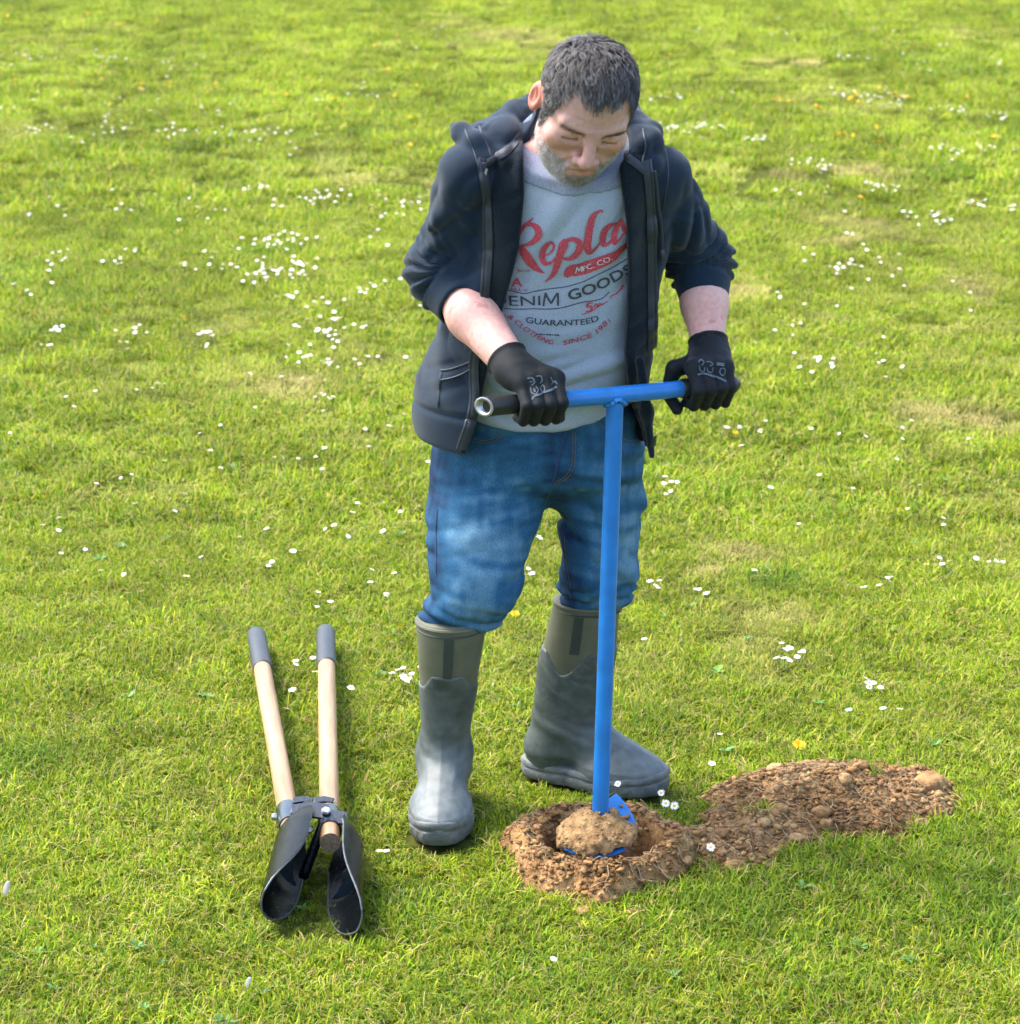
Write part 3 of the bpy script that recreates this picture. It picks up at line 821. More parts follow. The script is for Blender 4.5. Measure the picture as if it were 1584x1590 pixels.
# ---- head shape (local: x his left, -y face, z up)
def head_sdf(x, y, z):
    ax = np.abs(x)
    d = ell(x, y, z, (0, .002, .034), (.0765, .098, .090))
    d = smin(d, ell(x, y, z, (0, -.033, -.03), (.063, .062, .085)), .03)
    d = smin(d, ell(x, y, z, (0, -.040, -.074), (.054, .049, .041)), .025)
    d = smin(d, ell(ax, y, z, (.043, -.030, -.056), (.024, .036, .036)), .025)
    d = smin(d, ell(x, y, z, (0, -.086, -.098), (.021, .014, .016)), .02)
    d = smin(d, ell(x, y, z, (0, -.040, -.108), (.044, .048, .026)), .03)
    d = smin(d, ell(ax, y, z, (.044, -.070, -.020), (.021, .019, .020)), .022)
    d = smin(d, cone(ax, y, z, (.044, -.078, .024), (.011, -.0915, .019), .0095, .0095), .014)
    d = smax(d, -ell(ax, y, z, (.032, -.108, .001), (.020, .018, .013)), .012)
    d = smin(d, ell(ax, y, z, (.0325, -.0800, .000), (.0155, .0125, .0125)), .005)
    # lid line and crease above the lid
    d = smax(d, -cone(ax, y, z, (.046, -.0845, -.0045), (.033, -.0925, -.0075), .0012, .0016), .002)
    d = smax(d, -cone(ax, y, z, (.033, -.0925, -.0075), (.020, -.0885, -.005), .0016, .0012), .002)
    d = smax(d, -cone(ax, y, z, (.048, -.083, .009), (.021, -.0895, .008), .0014, .0016), .004)
    # bags below the eyes
    d = smin(d, cone(ax, y, z, (.045, -.0815, -.014), (.022, -.0895, -.0155), .005, .005), .007)
    # nose
    d = smin(d, cone(x, y, z, (0, -.093, .020), (0, -.119, -.030), .0080, .0115), .013)
    d = smin(d, ell(x, y, z, (0, -.1205, -.036), (.0135, .0125, .0125)), .008)
    d = smin(d, ell(ax, y, z, (.0150, -.1080, -.0405), (.0085, .0115, .0085)), .005)
    d = smax(d, -ell(ax, y, z, (.0078, -.1145, -.0505), (.0042, .0060, .0045)), .003)
    # mouth
    d = smin(d, ell(x, y, z, (0, -.080, -.067), (.034, .022, .027)), .02)
    d = smin(d, cone(ax, y, z, (.021, -.0965, -.0690), (.003, -.1035, -.0655), .0035, .0048), .006)
    d = smin(d, cone(ax, y, z, (.017, -.0960, -.0765), (0, -.1020, -.0790), .0045, .0060), .006)
    d = smax(d, -cone(ax, y, z, (.0265, -.0950, -.0735), (0, -.1085, -.0715), .0014, .0018), .0025)
    d = smax(d, -cone(ax, y, z, (.0185, -.1050, -.042), (.034, -.0880, -.072), .0020, .0028), .008)
    # furrows
    d = d - .0007 * np.clip(vnoise(x * 18, y * 18, z * 190, 3), -1, .2) * np.clip((z - .02) / .02, 0, 1) * (y < -.05)
    # ears
    e_m = Matrix.Rotation(R(-15), 3, 'Z') @ Matrix.Rotation(R(-5), 3, 'Y')
    e = ell(ax, y, z, (.0790, .013, -.006), (.0075, .0200, .0335), e_m)
    e = smax(e, -ell(ax, y, z, (.0860, .009, -.003), (.0080, .0120, .0205), e_m), .002)
    e = smin(e, cone(ax, y, z, (.0800, .017, .010), (.0790, .010, -.014), .0028, .0032), .003)
    e = smin(e, ell(ax, y, z, (.0770, -.003, -.012), (.0055, .0045, .007)), .004)
    return smin(d, e, .006)

NK0 = tuple(from_head((0, .022, -.045)))
def body_sdf(x, y, z):
    d = cone(x, y, z, NK0, (.125, 4.415, 1.325), .056, .063)
    d = smin(d, cone(x, y, z, (.03, 4.40, 1.30), (.215, 4.41, 1.30), .05, .05), .05)
    d = smin(d, ell(x, y, z, (.108, 4.455, 1.19), (.155, .092, .15)), .04)
    d = smin(d, ell(x, y, z, (.075, 4.535, .95), (.150, .105, .19)), .05)
    for S, E, Wr, ra, rb in ((SR, ER, WR, .047, .0305), (SL, EL, WL, .042, .0295)):
        d = smin(d, cone(x, y, z, S, E, .040, .034), .03)
        m = lerp3(E, Wr, .45)
        f = smin(cone(x, y, z, E, m, .035, ra), cone(x, y, z, m, Wr, ra, rb), .02)
        d = smin(d, f, .02)
    for Wr, Hc in ((WR, HAND_R), (WL, HAND_L)):
        d = smin(d, cone(x, y, z, Wr, tuple(bar_pt(Hc, 0, .042, 100)), .026, .012), .015)
    # legs down into the boots
    for H, K, A, T in (((-.03, 4.56, .70), (-.085, 4.47, .46), (-.126, 4.545, .10), (-.133, 4.42, .05)), ((.15, 4.60, .70), (.172, 4.590, .46), (.115, 4.675, .10), (.22, 4.635, .05))):
        d = smin(d, cone(x, y, z, H, K, .064, .040), .03)
        d = smin(d, cone(x, y, z, K, A, .036, .028), .02)
        d = smin(d, cone(x, y, z, A, T, .030, .028), .02)
    near = (x - HC[0]) ** 2 + (y - HC[1]) ** 2 + (z - HC[2]) ** 2 < .19 ** 2
    if near.any():
        hx, hy, hz = to_head(x[near], y[near], z[near])
        d = np.array(d, np.float32)
        d[near] = smin(d[near], head_sdf(hx, hy, hz), .022)
    return d

def hair_mask(hx, hy, hz):
    """>0 where the scalp carries hair"""
    ax = np.abs(hx)
    front = np.where(ax < .030, .079 + .10 * ax, .082 + (ax - .030) * .55)
    top = np.minimum(hz - front, .2)
    side = np.minimum(np.minimum(hy - (-.057 + .30 * np.clip(.035 - hz, 0, 1)), hz + .030), ax - .045)
    behind = np.minimum(hy - .036, hz + .050)
    m = np.maximum(np.maximum(top, side), behind)
    ear = np.minimum(np.minimum(ax - .066, .036 - hz), np.minimum(hy + .020, .042 - hy))
    return np.where(ear > 0, -ear, m)
def beard_mask(hx, hy, hz):
    ax = np.abs(hx)
    lim = -.016 + .50 * (hy + .018)
    m = np.minimum(lim - hz, hz + .128)
    m = np.minimum(m, -.004 - hy)
    m = np.minimum(m, .03 + (-.03 - hy) * .9)
    m = np.minimum(m, .071 - ax)
    mous = np.minimum(np.minimum(.031 - ax, -.0525 - hz), np.minimum(hz + .0655, -.088 - hy))
    lips = np.minimum(np.minimum(.024 - ax, -.064 - hz), np.minimum(hz + .084, -.088 - hy))
    m = np.maximum(m, mous)
    return np.where(lips > 0, -lips, m)

def sstep(a, b, v):
    t = np.clip((v - a) / (b - a), 0, 1); return t * t * (3 - 2 * t)

def build_body():
    xs = grid_axis([(-.30, .02, .0065), (.02, .25, .0023), (.25, .50, .0065)])
    ys = grid_axis([(4.12, 4.42, .0026), (4.42, 4.82, .009)])
    zs = grid_axis([(0, .86, .014), (.86, 1.28, .0065), (1.28, 1.56, .0023)])
    P, Q = surf(body_sdf, xs, ys, zs, smooth=1)
    hx, hy, hz = to_head(P[:, 0], P[:, 1], P[:, 2])
    inh = (hz > -.14) & (np.hypot(np.hypot(hx, hy), hz) < .2)
    base = np.array([.52, .30, .245])
    c = np.tile(base, (len(P), 1))
    n1 = fbm(P[:, 0] * 28, P[:, 1] * 28, P[:, 2] * 28, 5, 3)
    c *= 1 + n1[:, None] * np.array([.08, .16, .18])
    arm = ~inh & (P[:, 2] < 1.25)
    c[arm] *= np.array([1.22, 1.15, 1.18])
    sp = vnoise(P[:, 0] * 70, P[:, 1] * 70, P[:, 2] * 70, 8)
    c[arm & (sp > .62)] *= np.array([.86, .70, .68])
    def mixin(w, col):
        w = np.clip(w, 0, 1)[:, None]; c[:] = c * (1 - w) + np.array(col) * w
    ax = np.abs(hx)
    red = np.exp(-(((hy + .118) / .02) ** 2 + ((hz + .036) / .016) ** 2 + (hx / .018) ** 2))
    mixin(inh * red * .55, (.47, .175, .135))
    chk = np.exp(-(((ax - .045) / .02) ** 2 + ((hz + .03) / .022) ** 2)) * (hy < -.03)
    mixin(inh * chk * .35, (.46, .195, .15))
    mixin(inh * sstep(.070, .078, ax) * sstep(-.05, -.035, hz) * (hz < .04) * (np.abs(hy - .01) < .035), (.54, .20, .145))
    lip = np.exp(-(((hz + .0725) / .009) ** 2)) * (ax < .024) * (hy < -.09)
    mixin(inh * lip * .55, (.36, .15, .12))
    lid = np.exp(-(((hz + .006) / .0021) ** 2)) * (np.abs(ax - .033) < .014) * (hy < -.07)
    mixin(inh * lid * .65, (.06, .035, .03))
    bm_ = beard_mask(hx, hy, hz)
    mixin(inh * sstep(-.004, .020, bm_) * .34, (.36, .27, .245))
    hm = hair_mask(hx, hy, hz)
    mixin(inh * sstep(-.003, .004, hm), (.030, .027, .026))
    o = mesh_np('body', P, Q, MAT['skin'], person, True, c)
    # --- hair, beard and brows grown from the surface
    NN = vert_normals(P, Q)
    def sample(mask, n, seed):
        r = np.random.default_rng(seed)
        a = Q[:, 0]; area = np.linalg.norm(np.cross(P[Q[:, 2]] - P[Q[:, 0]], P[Q[:, 3]] - P[Q[:, 1]]), axis=1)
        w = area * mask[a]; w = w / w.sum()
        f = r.choice(len(Q), n, p=w); u, v = r.uniform(0, 1, n)[:, None], r.uniform(0, 1, n)[:, None]
        q = Q[f]
        p = (P[q[:, 0]] * (1 - u) + P[q[:, 1]] * u) * (1 - v) + (P[q[:, 3]] * (1 - u) + P[q[:, 2]] * u) * v
        return p, NN[q[:, 0]]
    def strands(name, paths, wid, cols, parent):
        """paths (n, k, 3): three-sided tapering hairs"""
        n, k, _ = paths.shape
        t = np.gradient(paths, axis=1); t /= np.linalg.norm(t, axis=2, keepdims=True) + 1e-9
        ref = np.zeros_like(t); ref[..., 0] = .3; ref[..., 1] = -1; ref[..., 2] = .4
        s = np.cross(t, ref); s /= np.linalg.norm(s, axis=2, keepdims=True) + 1e-9
        b = np.cross(t, s)
        tap = np.linspace(1, .25, k)[None, :, None] * np.asarray(wid).reshape(-1, 1, 1)
        ring = np.stack([paths + (math.cos(q) * s + math.sin(q) * b) * tap for q in (0, 2.094, 4.189)], 2)  # n,k,3,3
        V = ring.reshape(-1, 3)
        base_i = (np.arange(n) * k * 3)[:, None, None] + (np.arange(k - 1) * 3)[None, :, None]
        F = []
        for j in range(3):
            j2 = (j + 1) % 3
            F.append(np.stack([base_i + j, base_i + j2, base_i + 3 + j2, base_i + 3 + j], -1).reshape(-1, 4))
        F = np.concatenate(F)
        cc = np.repeat(cols, k * 3, axis=0)
        ob = mesh_np(name, V, F, MAT['hair'], person, True, cc)
        if parent is not None:
            ob.parent = parent; ob.location = (0, 0, 0)
        return ob
    r = np.random.default_rng(3)
    nl = 3600; per = 5
    m = inh & (hm > .0005)
    p, nrm = sample(m.astype(float), nl, 1)
    lx, ly, lz = to_head(p[:, 0], p[:, 1], p[:, 2])
    topw = sstep(.02, .09, lz) * sstep(.085, .05, np.abs(lx) * 1.0)
    fl = np.stack([.18 * np.sign(lx) * (1 - topw) + .25 * vnoise(lx * 22, ly * 22, lz * 22, 2), -(.25 + .8 * topw) + .35 * vnoise(lx * 26, ly * 26, lz * 26, 12), -(1.0 - .75 * topw)], 1)
    bk = sstep(.03, .07, ly); fl[:, 1] = fl[:, 1] * (1 - bk) + .1 * bk; fl[:, 2] = fl[:, 2] * (1 - bk) - 1.0 * bk
    fl = fl @ HM.T
    fl -= nrm * (fl * nrm).sum(1)[:, None]; fl /= np.linalg.norm(fl, axis=1, keepdims=True) + 1e-9
    sd = np.cross(nrm, fl)
    ln = (.009 + .014 * topw) * r.uniform(.75, 1.25, nl)
    lift = (.0028 + .0045 * topw) * r.uniform(.6, 1.35, nl)
    wav = r.uniform(-1, 1, nl) * .0045; ph = r.uniform(0, 6.28, nl)
    k = 6; tt = np.linspace(0, 1, k)
    grey = r.uniform(0, 1, nl); greyness = np.clip((grey - .35) * 1.4, 0, 1) * (1 - .35 * topw)
    colL = np.array([.060, .051, .045]) * (1 - greyness[:, None]) + np.array([.31, .30, .29]) * greyness[:, None]
    paths = []; cols = []; wid = []
    for j in range(per):
        off = r.normal(0, .0019, (nl, 1)); off2 = r.normal(0, .0019, (nl, 1))
        root = p + sd * off + fl * off2
        pth = np.zeros((nl, k, 3))
        for i, t in enumerate(tt):
            conv = 1 - .45 * t
            q = p + (sd * off + fl * off2) * conv + fl * (ln * t)[:, None] + nrm * (lift * math.sin(min(t * 1.9, 1.75)) - .0015 * (t > .8))[:, None] + sd * (wav * np.sin(t * 5 + ph))[:, None]
            pth[:, i] = q
        paths.append(pth); cols.append(colL * r.uniform(.6, 1.45, (nl, 1))); wid.append(r.uniform(.00026, .00048, nl))
    hair = strands('hair', np.concatenate(paths), np.concatenate(wid), np.concatenate(cols), None)
    # beard
    m = inh & (bm_ > -.001)
    p, nrm = sample(m * (.10 + .90 * sstep(-.002, .022, bm_)), 6000, 2)
    lx, ly, lz = to_head(p[:, 0], p[:, 1], p[:, 2])
    dn = np.stack([0 * lx, -.15 + 0 * lx, -1 + 0 * lx], 1) @ HM.T + r.normal(0, .45, (len(p), 3))
    dr = dn - nrm * (dn * nrm).sum(1)[:, None]; dr /= np.linalg.norm(dr, axis=1, keepdims=True)
    L_ = r.uniform(.0028, .0062, len(p))[:, None]
    pth = np.stack([p - nrm * .0003, p + nrm * L_ * .45 + dr * L_ * .5, p + nrm * L_ * .55 + dr * L_], 1)
    dark = np.clip(np.exp(-((np.abs(lx) / .04) ** 2)) * (ly < -.07) * .65 + r.uniform(-.35, .25, len(p)), 0, 1)[:, None]
    cc = np.array([.62, .60, .58]) * (1 - dark) + np.array([.085, .065, .055]) * dark
    strands('beard', pth, np.full(len(p), .00028), cc * r.uniform(.5, 1.3, (len(p), 1)), None)
    # brows
    br = inh & (np.abs(hz - .0175 - .10 * (ax - .03)) < .0040) & (ax > .012) & (ax < .052) & (hy < -.06)
    p, nrm = sample(br.astype(float), 240, 4)
    lx, ly, lz = to_head(p[:, 0], p[:, 1], p[:, 2])
    dn = np.stack([np.sign(lx) * 1.0, .25 + 0 * lx, .25 + 0 * lx], 1) @ HM.T + r.normal(0, .25, (len(p), 3))
    dr = dn - nrm * (dn * nrm).sum(1)[:, None]; dr /= np.linalg.norm(dr, axis=1, keepdims=True)
    L_ = r.uniform(.005, .009, len(p))[:, None]
    pth = np.stack([p, p + nrm * .0018 + dr * L_ * .5, p + nrm * .0016 + dr * L_], 1)
    for sg in (-1, 1):
        k_ = np.sign(lx) == sg
        strands('eyebrow', pth[k_], np.full(k_.sum(), .00024), np.array([[.12, .085, .07]]) * r.uniform(.5, 1.4, (k_.sum(), 1)), None)
    # short dark hairs on the forearms
    fa = ~inh & (P[:, 2] > .93) & (P[:, 2] < 1.10) & ((P[:, 0] < .06) | (P[:, 0] > .3))
    p, nrm = sample(fa.astype(float), 900, 6)
    dr = np.stack([.5 + 0 * p[:, 0], -.4 + 0 * p[:, 0], -.8 + 0 * p[:, 0]], 1) + r.normal(0, .35, (len(p), 3))
    L_ = r.uniform(.005, .011, len(p))[:, None]
    pth = np.stack([p, p + nrm * .002 + dr * L_ * .5, p + nrm * .003 + dr * L_], 1)
    strands('arm_hair', pth, np.full(len(p), .00013), np.array([[.10, .06, .045]]) * r.uniform(.6, 1.4, (len(p), 1)), None)
build_body()

# ---- clothing surfaces
def ridged(n): return np.abs(n) - .38

SHIRT = [(.74, .055, 4.565, .182, .135), (.80, .056, 4.562, .186, .145), (.88, .060, 4.550, .190, .156), (.98, .073, 4.527, .190, .158), (1.08, .088, 4.492, .176, .148),
         (1.18, .102, 4.450, .172, .134), (1.26, .113, 4.418, .160, .118), (1.32, .119, 4.405, .140, .100), (1.37, .124, 4.395, .100, .082), (1.42, .127, 4.385, .078, .072)]
_hem = np.array([(-0.181, 0.851), (-0.109, 0.829), (-0.056, 0.813), (0.01, 0.8), (0.081, 0.798), (0.153, 0.811), (0.2, 0.829), (0.259, 0.851), (0.318, 0.863)])
NKP = np.array([0, 4.312, 1.288]); NKN = np.array([0, -.112, .150]); NKN = NKN / np.linalg.norm(NKN)
def neck_cut(x, y, z): return NKN[1] * (y - NKP[1]) + NKN[2] * (z - NKP[2]) - .55 * np.clip((x - .125) ** 2, 0, .01)
def shirt_sdf(x, y, z):
    d = stack(x, y, z, SHIRT, 2.15)
    belly = sstep(.80, .88, z) * sstep(1.06, .92, z)
    d = d - .0120 * belly * ridged(vnoise(x * 7 + z * 5, y * 4, z * 34 - x * 9, 13))
    low = sstep(.93, .84, z)
    d = d - .010 * low * ridged(vnoise(x * 6, y * 5, z * 26 + x * 10, 23))
    ch = sstep(1.00, 1.10, z)
    d = d - .012 * ch * ridged(vnoise((x - .7 * (z - 1.25)) * 20, y * 5, z * 5, 33)) - .004 * vnoise(x * 16, y * 10, z * 12, 43)
    hem = np.interp(x, _hem[:, 0], _hem[:, 1]) + .003 * vnoise(x * 30, y * 30, z * 0, 3)
    d = smax(d, hem - z, .006)
    d = smax(d, neck_cut(x, y, z), .004)
    d = smax(d, -cone(x, y, z, NK0, (.125, 4.415, 1.30), .0625, .069), .004)
    return d

def build_shirt():
    h = .0048
    P, Q = surf(shirt_sdf, np.arange(-.16, .34, h, dtype=np.float32), np.arange(4.26, 4.72, h, dtype=np.float32), np.arange(.76, 1.44, h, dtype=np.float32))
    root = empty('t_shirt', (.08, 4.5, .80)); root.parent = person; root.location = Vector((.08, 4.5, .8)) - Vector(person.location)
    mesh_np('jersey_body', P, Q, MAT['shirt'], root)
    h = .003
    p2, q2 = surf(lambda x, y, z: smax(shirt_sdf(x, y, z) - .0024, -.017 - neck_cut(x, y, z), .002), np.arange(.0, .26, h, dtype=np.float32), np.arange(4.27, 4.56, h, dtype=np.float32), np.arange(1.24, 1.46, h, dtype=np.float32))
    mesh_np('collar', p2, q2, MAT['collar'], root)
    return root, bvh_of(P, Q)
SHIRT_ROOT, SHIRT_BVH = build_shirt()

_xl = np.array([(0.023, 1.343), (0.025, 1.258), (0.016, 1.166), (0.0, 1.096), (-0.018, 1.026), (-0.035, 0.955), (-0.051, 0.883), (-0.063, 0.829), (-0.08, 0.77), (-0.089, 0.738)])
_xr = np.array([(0.185, 1.343), (0.196, 1.269), (0.205, 1.212), (0.211, 1.12), (0.211, 1.026), (0.209, 0.955), (0.217, 0.883), (0.226, 0.847), (0.248, 0.787), (0.257, 0.738)])
_zl = np.array([(-0.05, 1.322), (-0.04, 1.237), (-0.038, 1.145), (-0.044, 1.087), (-0.051, 1.028), (-0.063, 0.957), (-0.066, 0.862), (-0.089, 0.78), (-0.094, 0.741)])
_zr = np.array([(0.239, 1.318), (0.249, 1.22), (0.254, 1.116), (0.258, 0.998), (0.26, 0.902), (0.257, 0.781), (0.258, 0.732)])
def zi(T, z): return np.interp(z, T[::-1, 1], T[::-1, 0])
HOOD = [(.70, .038, 4.545, .224, .190), (.78, .040, 4.545, .226, .194), (.84, .042, 4.540, .226, .194), (.92, .054, 4.530, .215, .186), (1.0, .070, 4.508, .206, .178), (1.1, .090, 4.478, .198, .166),
        (1.2, .106, 4.438, .196, .150), (1.27, .114, 4.415, .188, .136), (1.315, .119, 4.405, .160, .118), (1.36, .124, 4.400, .108, .095), (1.42, .126, 4.40, .08, .08)]
CUFF_R, CUFF_L = .335, .445
def sleeve(x, y, z, S, E, Wr, cf, r0, r1, r2, r3, seed):
    S, E, Wr = map(np.array, (S, E, Wr))
    Cf = E + (Wr - E) * cf
    u = (E - S) / np.linalg.norm(E - S); f = (Wr - E) / np.linalg.norm(Wr - E)
    d = smin(cone(x, y, z, S, E, r0, r1), cone(x, y, z, E, Cf, r2, r3), .035)
    su = (x - S[0]) * u[0] + (y - S[1]) * u[1] + (z - S[2]) * u[2]
    sf = (x - E[0]) * f[0] + (y - E[1]) * f[1] + (z - E[2]) * f[2]
    Lu = np.linalg.norm(E - S); Lf = np.linalg.norm(Cf - E)
    # bunched rolls round the pushed-up forearm, long soft folds on the upper arm
    dU = cone(x, y, z, S, E, r0, r1); dF = cone(x, y, z, E, Cf, r2, r3)
    wF = sstep(-.022, .022, dU - dF)
    sl = sf * wF + (su - Lu) * (1 - wF)
    q1 = np.cross(f, (0.3, 1, .2)); q1 /= np.linalg.norm(q1); q2 = np.cross(f, q1)
    a1 = x * q1[0] + y * q1[1] + z * q1[2]; a2 = x * q2[0] + y * q2[1] + z * q2[2]
    w = .017 * vnoise(x * 13, y * 13, z * 13, seed + 2) + .006 * vnoise(x * 34, y * 34, z * 34, seed + 3)
    bunch = sstep(-.105, -.035, sl) * sstep(Lf - .040, Lf - .056, sf)
    roll = np.abs(np.sin(math.pi * (sl + w) / .0235))
    d = d - .0170 * bunch * (roll - .62) * (.55 + .6 * sstep(-.4, .5, vnoise(x * 18 + 5, y * 18, z * 18, seed + 7)))
    d = d - .004 * bunch * vnoise(x * 20, y * 20, z * 20, seed + 9)
    up = sstep(-.02, .04, su) * (1 - sstep(-.08, -.03, sl))
    p1 = np.cross(u, (0, 1, 0)); p1 /= np.linalg.norm(p1); p2 = np.cross(u, p1)
    b1 = x * p1[0] + y * p1[1] + z * p1[2]; b2 = x * p2[0] + y * p2[1] + z * p2[2]
    d = d - .017 * up * ridged(vnoise((b1 + .55 * su) / .036, b2 / .05, su / .10, seed + 5)) - .006 * up * ridged(vnoise((b1 - .8 * su) / .022, b2 / .04, su / .06, seed + 6))
    # the rib cuff: firm edge, then open end
    d = d + .004 * np.exp(-((sf - (Lf - .048)) / .006) ** 2)
    d = smax(d, sf - Lf, .004)
    d = smax(d, -cone(x, y, z, tuple(E + f * (Lf - .012)), tuple(Wr), r3 - .006, r3 - .006), .003)
    return d, sf - Lf
def hoodie_parts(x, y, z):
    t = stack(x, y, z, HOOD, 2.15)
    t = t - .017 * ridged(vnoise(x * 15, y * 15, z * 4.2 + x * 5, 51)) * sstep(.83, .9, z) - .008 * ridged(vnoise(x * 9, y * 9, z * 26 - x * 12, 53)) * sstep(.83, .9, z) - .005 * vnoise(x * 12, y * 12, z * 9, 52)
    t = t + .006 * np.exp(-((z - .838) / .006) ** 2)
    a, cr = sleeve(x, y, z, SR, ER, WR, CUFF_R, .058, .058, .060, .0535, 60)
    b, cl = sleeve(x, y, z, SL, EL, WL, CUFF_L, .055, .052, .055, .0445, 80)
    return t, a, b, cr, cl
def hoodie_sdf(x, y, z):
    t, a, b, cr, cl = hoodie_parts(x, y, z)
    # hood lying in a soft roll round the neck
    def chain(pts, rr):
        q = None
        for (p0, p1), (r0, r1) in zip(zip(pts, pts[1:]), zip(rr, rr[1:])):
            c = cone(x, y, z, p0, p1, r0, r1); q = c if q is None else smin(q, c, .02)
        return q
    hood = chain([(-.005, 4.335, 1.315), (-.020, 4.385, 1.350), (.004, 4.45, 1.366), (.055, 4.50, 1.378), (.13, 4.525, 1.386), (.20, 4.50, 1.370), (.230, 4.44, 1.350), (.238, 4.38, 1.335), (.226, 4.335, 1.312)],
                 [.020, .030, .034, .036, .036, .034, .030, .027, .018])
    flap = ell(x, y, z, (-.040, 4.405, 1.352), (.062, .062, .022), Matrix.Rotation(R(-14), 3, 'Y') @ Matrix.Rotation(R(18), 3, 'X'))
    flap2 = ell(x, y, z, (.235, 4.385, 1.340), (.036, .050, .034), Matrix.Rotation(R(35), 3, 'Y'))
    sack = ell(x, y, z, (.105, 4.545, 1.320), (.120, .060, .070))
    hood = smin(smin(smin(hood, flap, .022), flap2, .02), sack, .03)
    hood = hood - .011 * ridged(vnoise(x * 17 + z * 16, y * 13, z * 22 - x * 12, 71)) - .007 * ridged(vnoise(x * 34, y * 30, z * 30, 72))
    d = smin(t, a, .022); d = smin(d, b, .018)
    bandL = chain([(-0.039, 4.335, 1.32)] + [(-0.061, 4.355, 1.345)] + [(-0.085, 4.385, 1.358)] + [(-0.099, 4.42, 1.364)], [.015, .0180, .016, .009])
    bandR = chain([(0.236, 4.345, 1.307)] + [(0.251, 4.365, 1.336)] + [(0.252, 4.4, 1.358)] + [(0.243, 4.44, 1.367)], [.013, .0165, .016, .012])
    hood = smin(hood, smin(bandL, bandR, .004), .006)
    d = smin(d, hood, .006)
    # room for the neck and collar
    d = smax(d, -cone(x, y, z, (.124, 4.425, 1.31), tuple(from_head((0, .0, -.02))), .080, .100), .008)
    edge = chain([(0.236, 4.375, 0.947)] + [(0.251, 4.395, 0.845)] + [(0.263, 4.415, 0.757)], [.009, .010, .006])
    op = np.maximum(np.maximum(zi(_xl, z) - x, x - zi(_xr, z)), y - (spl(z, [r_[0] for r_ in HOOD], [r_[2] for r_ in HOOD]) - .03))
    d = smax(d, -op, .009)
    d = smin(d, edge, .02)
    hem = .768 - .034 * sstep(.16, .22, x) * sstep(4.58, 4.50, y) + .006 * np.sin(x * 23) + .03 * np.clip(4.40 - y, 0, .1) * -1 + .03 * sstep(4.46, 4.56, y)
    d = smax(d, hem - z, .012)
    return d

def build_hoodie():
    h = .0038
    P, Q = surf(hoodie_sdf, np.arange(-.25, .48, h, dtype=np.float32), np.arange(4.24, 4.76, h, dtype=np.float32), np.arange(.72, 1.48, h, dtype=np.float32))
    cen = P[Q].mean(1); x, y, z = cen.T
    t, a, b, cr, cl = hoodie_parts(x, y, z)
    part = np.zeros(len(Q), int)
    core = (t < np.minimum(a, b) + .004)
    part[core & (z < .838)] = 3
    part[(a < t) & (cr > -.048) & (x < .1)] = 4
    part[(b < t) & (cl > -.048) & (x > .2)] = 5
    front = y < spl(z, [r_[0] for r_ in HOOD], [r_[2] for r_ in HOOD]) - .01
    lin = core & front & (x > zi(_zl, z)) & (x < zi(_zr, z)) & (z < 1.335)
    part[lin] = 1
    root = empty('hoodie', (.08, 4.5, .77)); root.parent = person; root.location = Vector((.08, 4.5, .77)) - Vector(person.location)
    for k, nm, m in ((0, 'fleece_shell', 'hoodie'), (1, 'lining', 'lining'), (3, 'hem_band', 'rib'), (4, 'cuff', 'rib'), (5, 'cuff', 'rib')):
        p, q, _ = sub_mesh(P, Q, part == k)
        mesh_np(nm, p, q, MAT[m], root)
    return root, bvh_of(P, Q)
HOODIE_ROOT, HOODIE_BVH = build_hoodie()

# ---- marks and seams laid on to cloth
YMAX = 9.0
def drop(bvh, x, z, off, y0=3.9):
    """point of the surface seen from the front at (x, z), lifted by off"""
    hit = bvh.ray_cast(Vector((x, y0, z)), Vector((0, 1, 0)))
    if hit[0] is None or hit[0].y > YMAX: return None
    n = hit[1]
    if n.y > 0: n = -n
    return hit[0] + n * off

def smooth_path(pts, step):
    """Catmull-Rom resample of (x, z, w) rows"""
    A = np.array(pts, float)
    s = np.concatenate([[0], np.cumsum(np.linalg.norm(np.diff(A[:, :2], axis=0), axis=1))])
    n = max(4, int(s[-1] / step)); t = np.linspace(0, s[-1], n)
    return np.stack([spl(t, s, A[:, i]) for i in range(A.shape[1])], 1)

def ribbon(bvh, pts, off, name, m, parent, step=.003, thick=0., width=None):
    A = smooth_path([tuple(p[:2]) + ((width,) if width else (p[2],)) for p in pts], step)
    d = np.gradient(A[:, :2], axis=0); d /= np.linalg.norm(d, axis=1, keepdims=True) + 1e-9
    nrm = np.stack([-d[:, 1], d[:, 0]], 1)
    V = []; rows = []
    for i in range(len(A)):
        w = max(A[i, 2], .0004) / 2; k = max(2, int(w * 2 / .004) + 2); row = []
        for j in range(5):
            u = -1 + 2 * j / 4
            p = drop(bvh, A[i, 0] + nrm[i, 0] * w * u, A[i, 1] + nrm[i, 1] * w * u, off + (thick * (1 - u * u)))
            row.append(p)
        if any(p is None for p in row): rows.append(None); continue
        rows.append(len(V)); V += [tuple(p) for p in row]
    F = []
    for a, b in zip(rows, rows[1:]):
        if a is None or b is None: continue
        for j in range(4): 
            F.append((a + j, a + j + 1, b + j + 1, b + j))
    if not F: return None
    return mesh_np(name, V, F, m, parent)

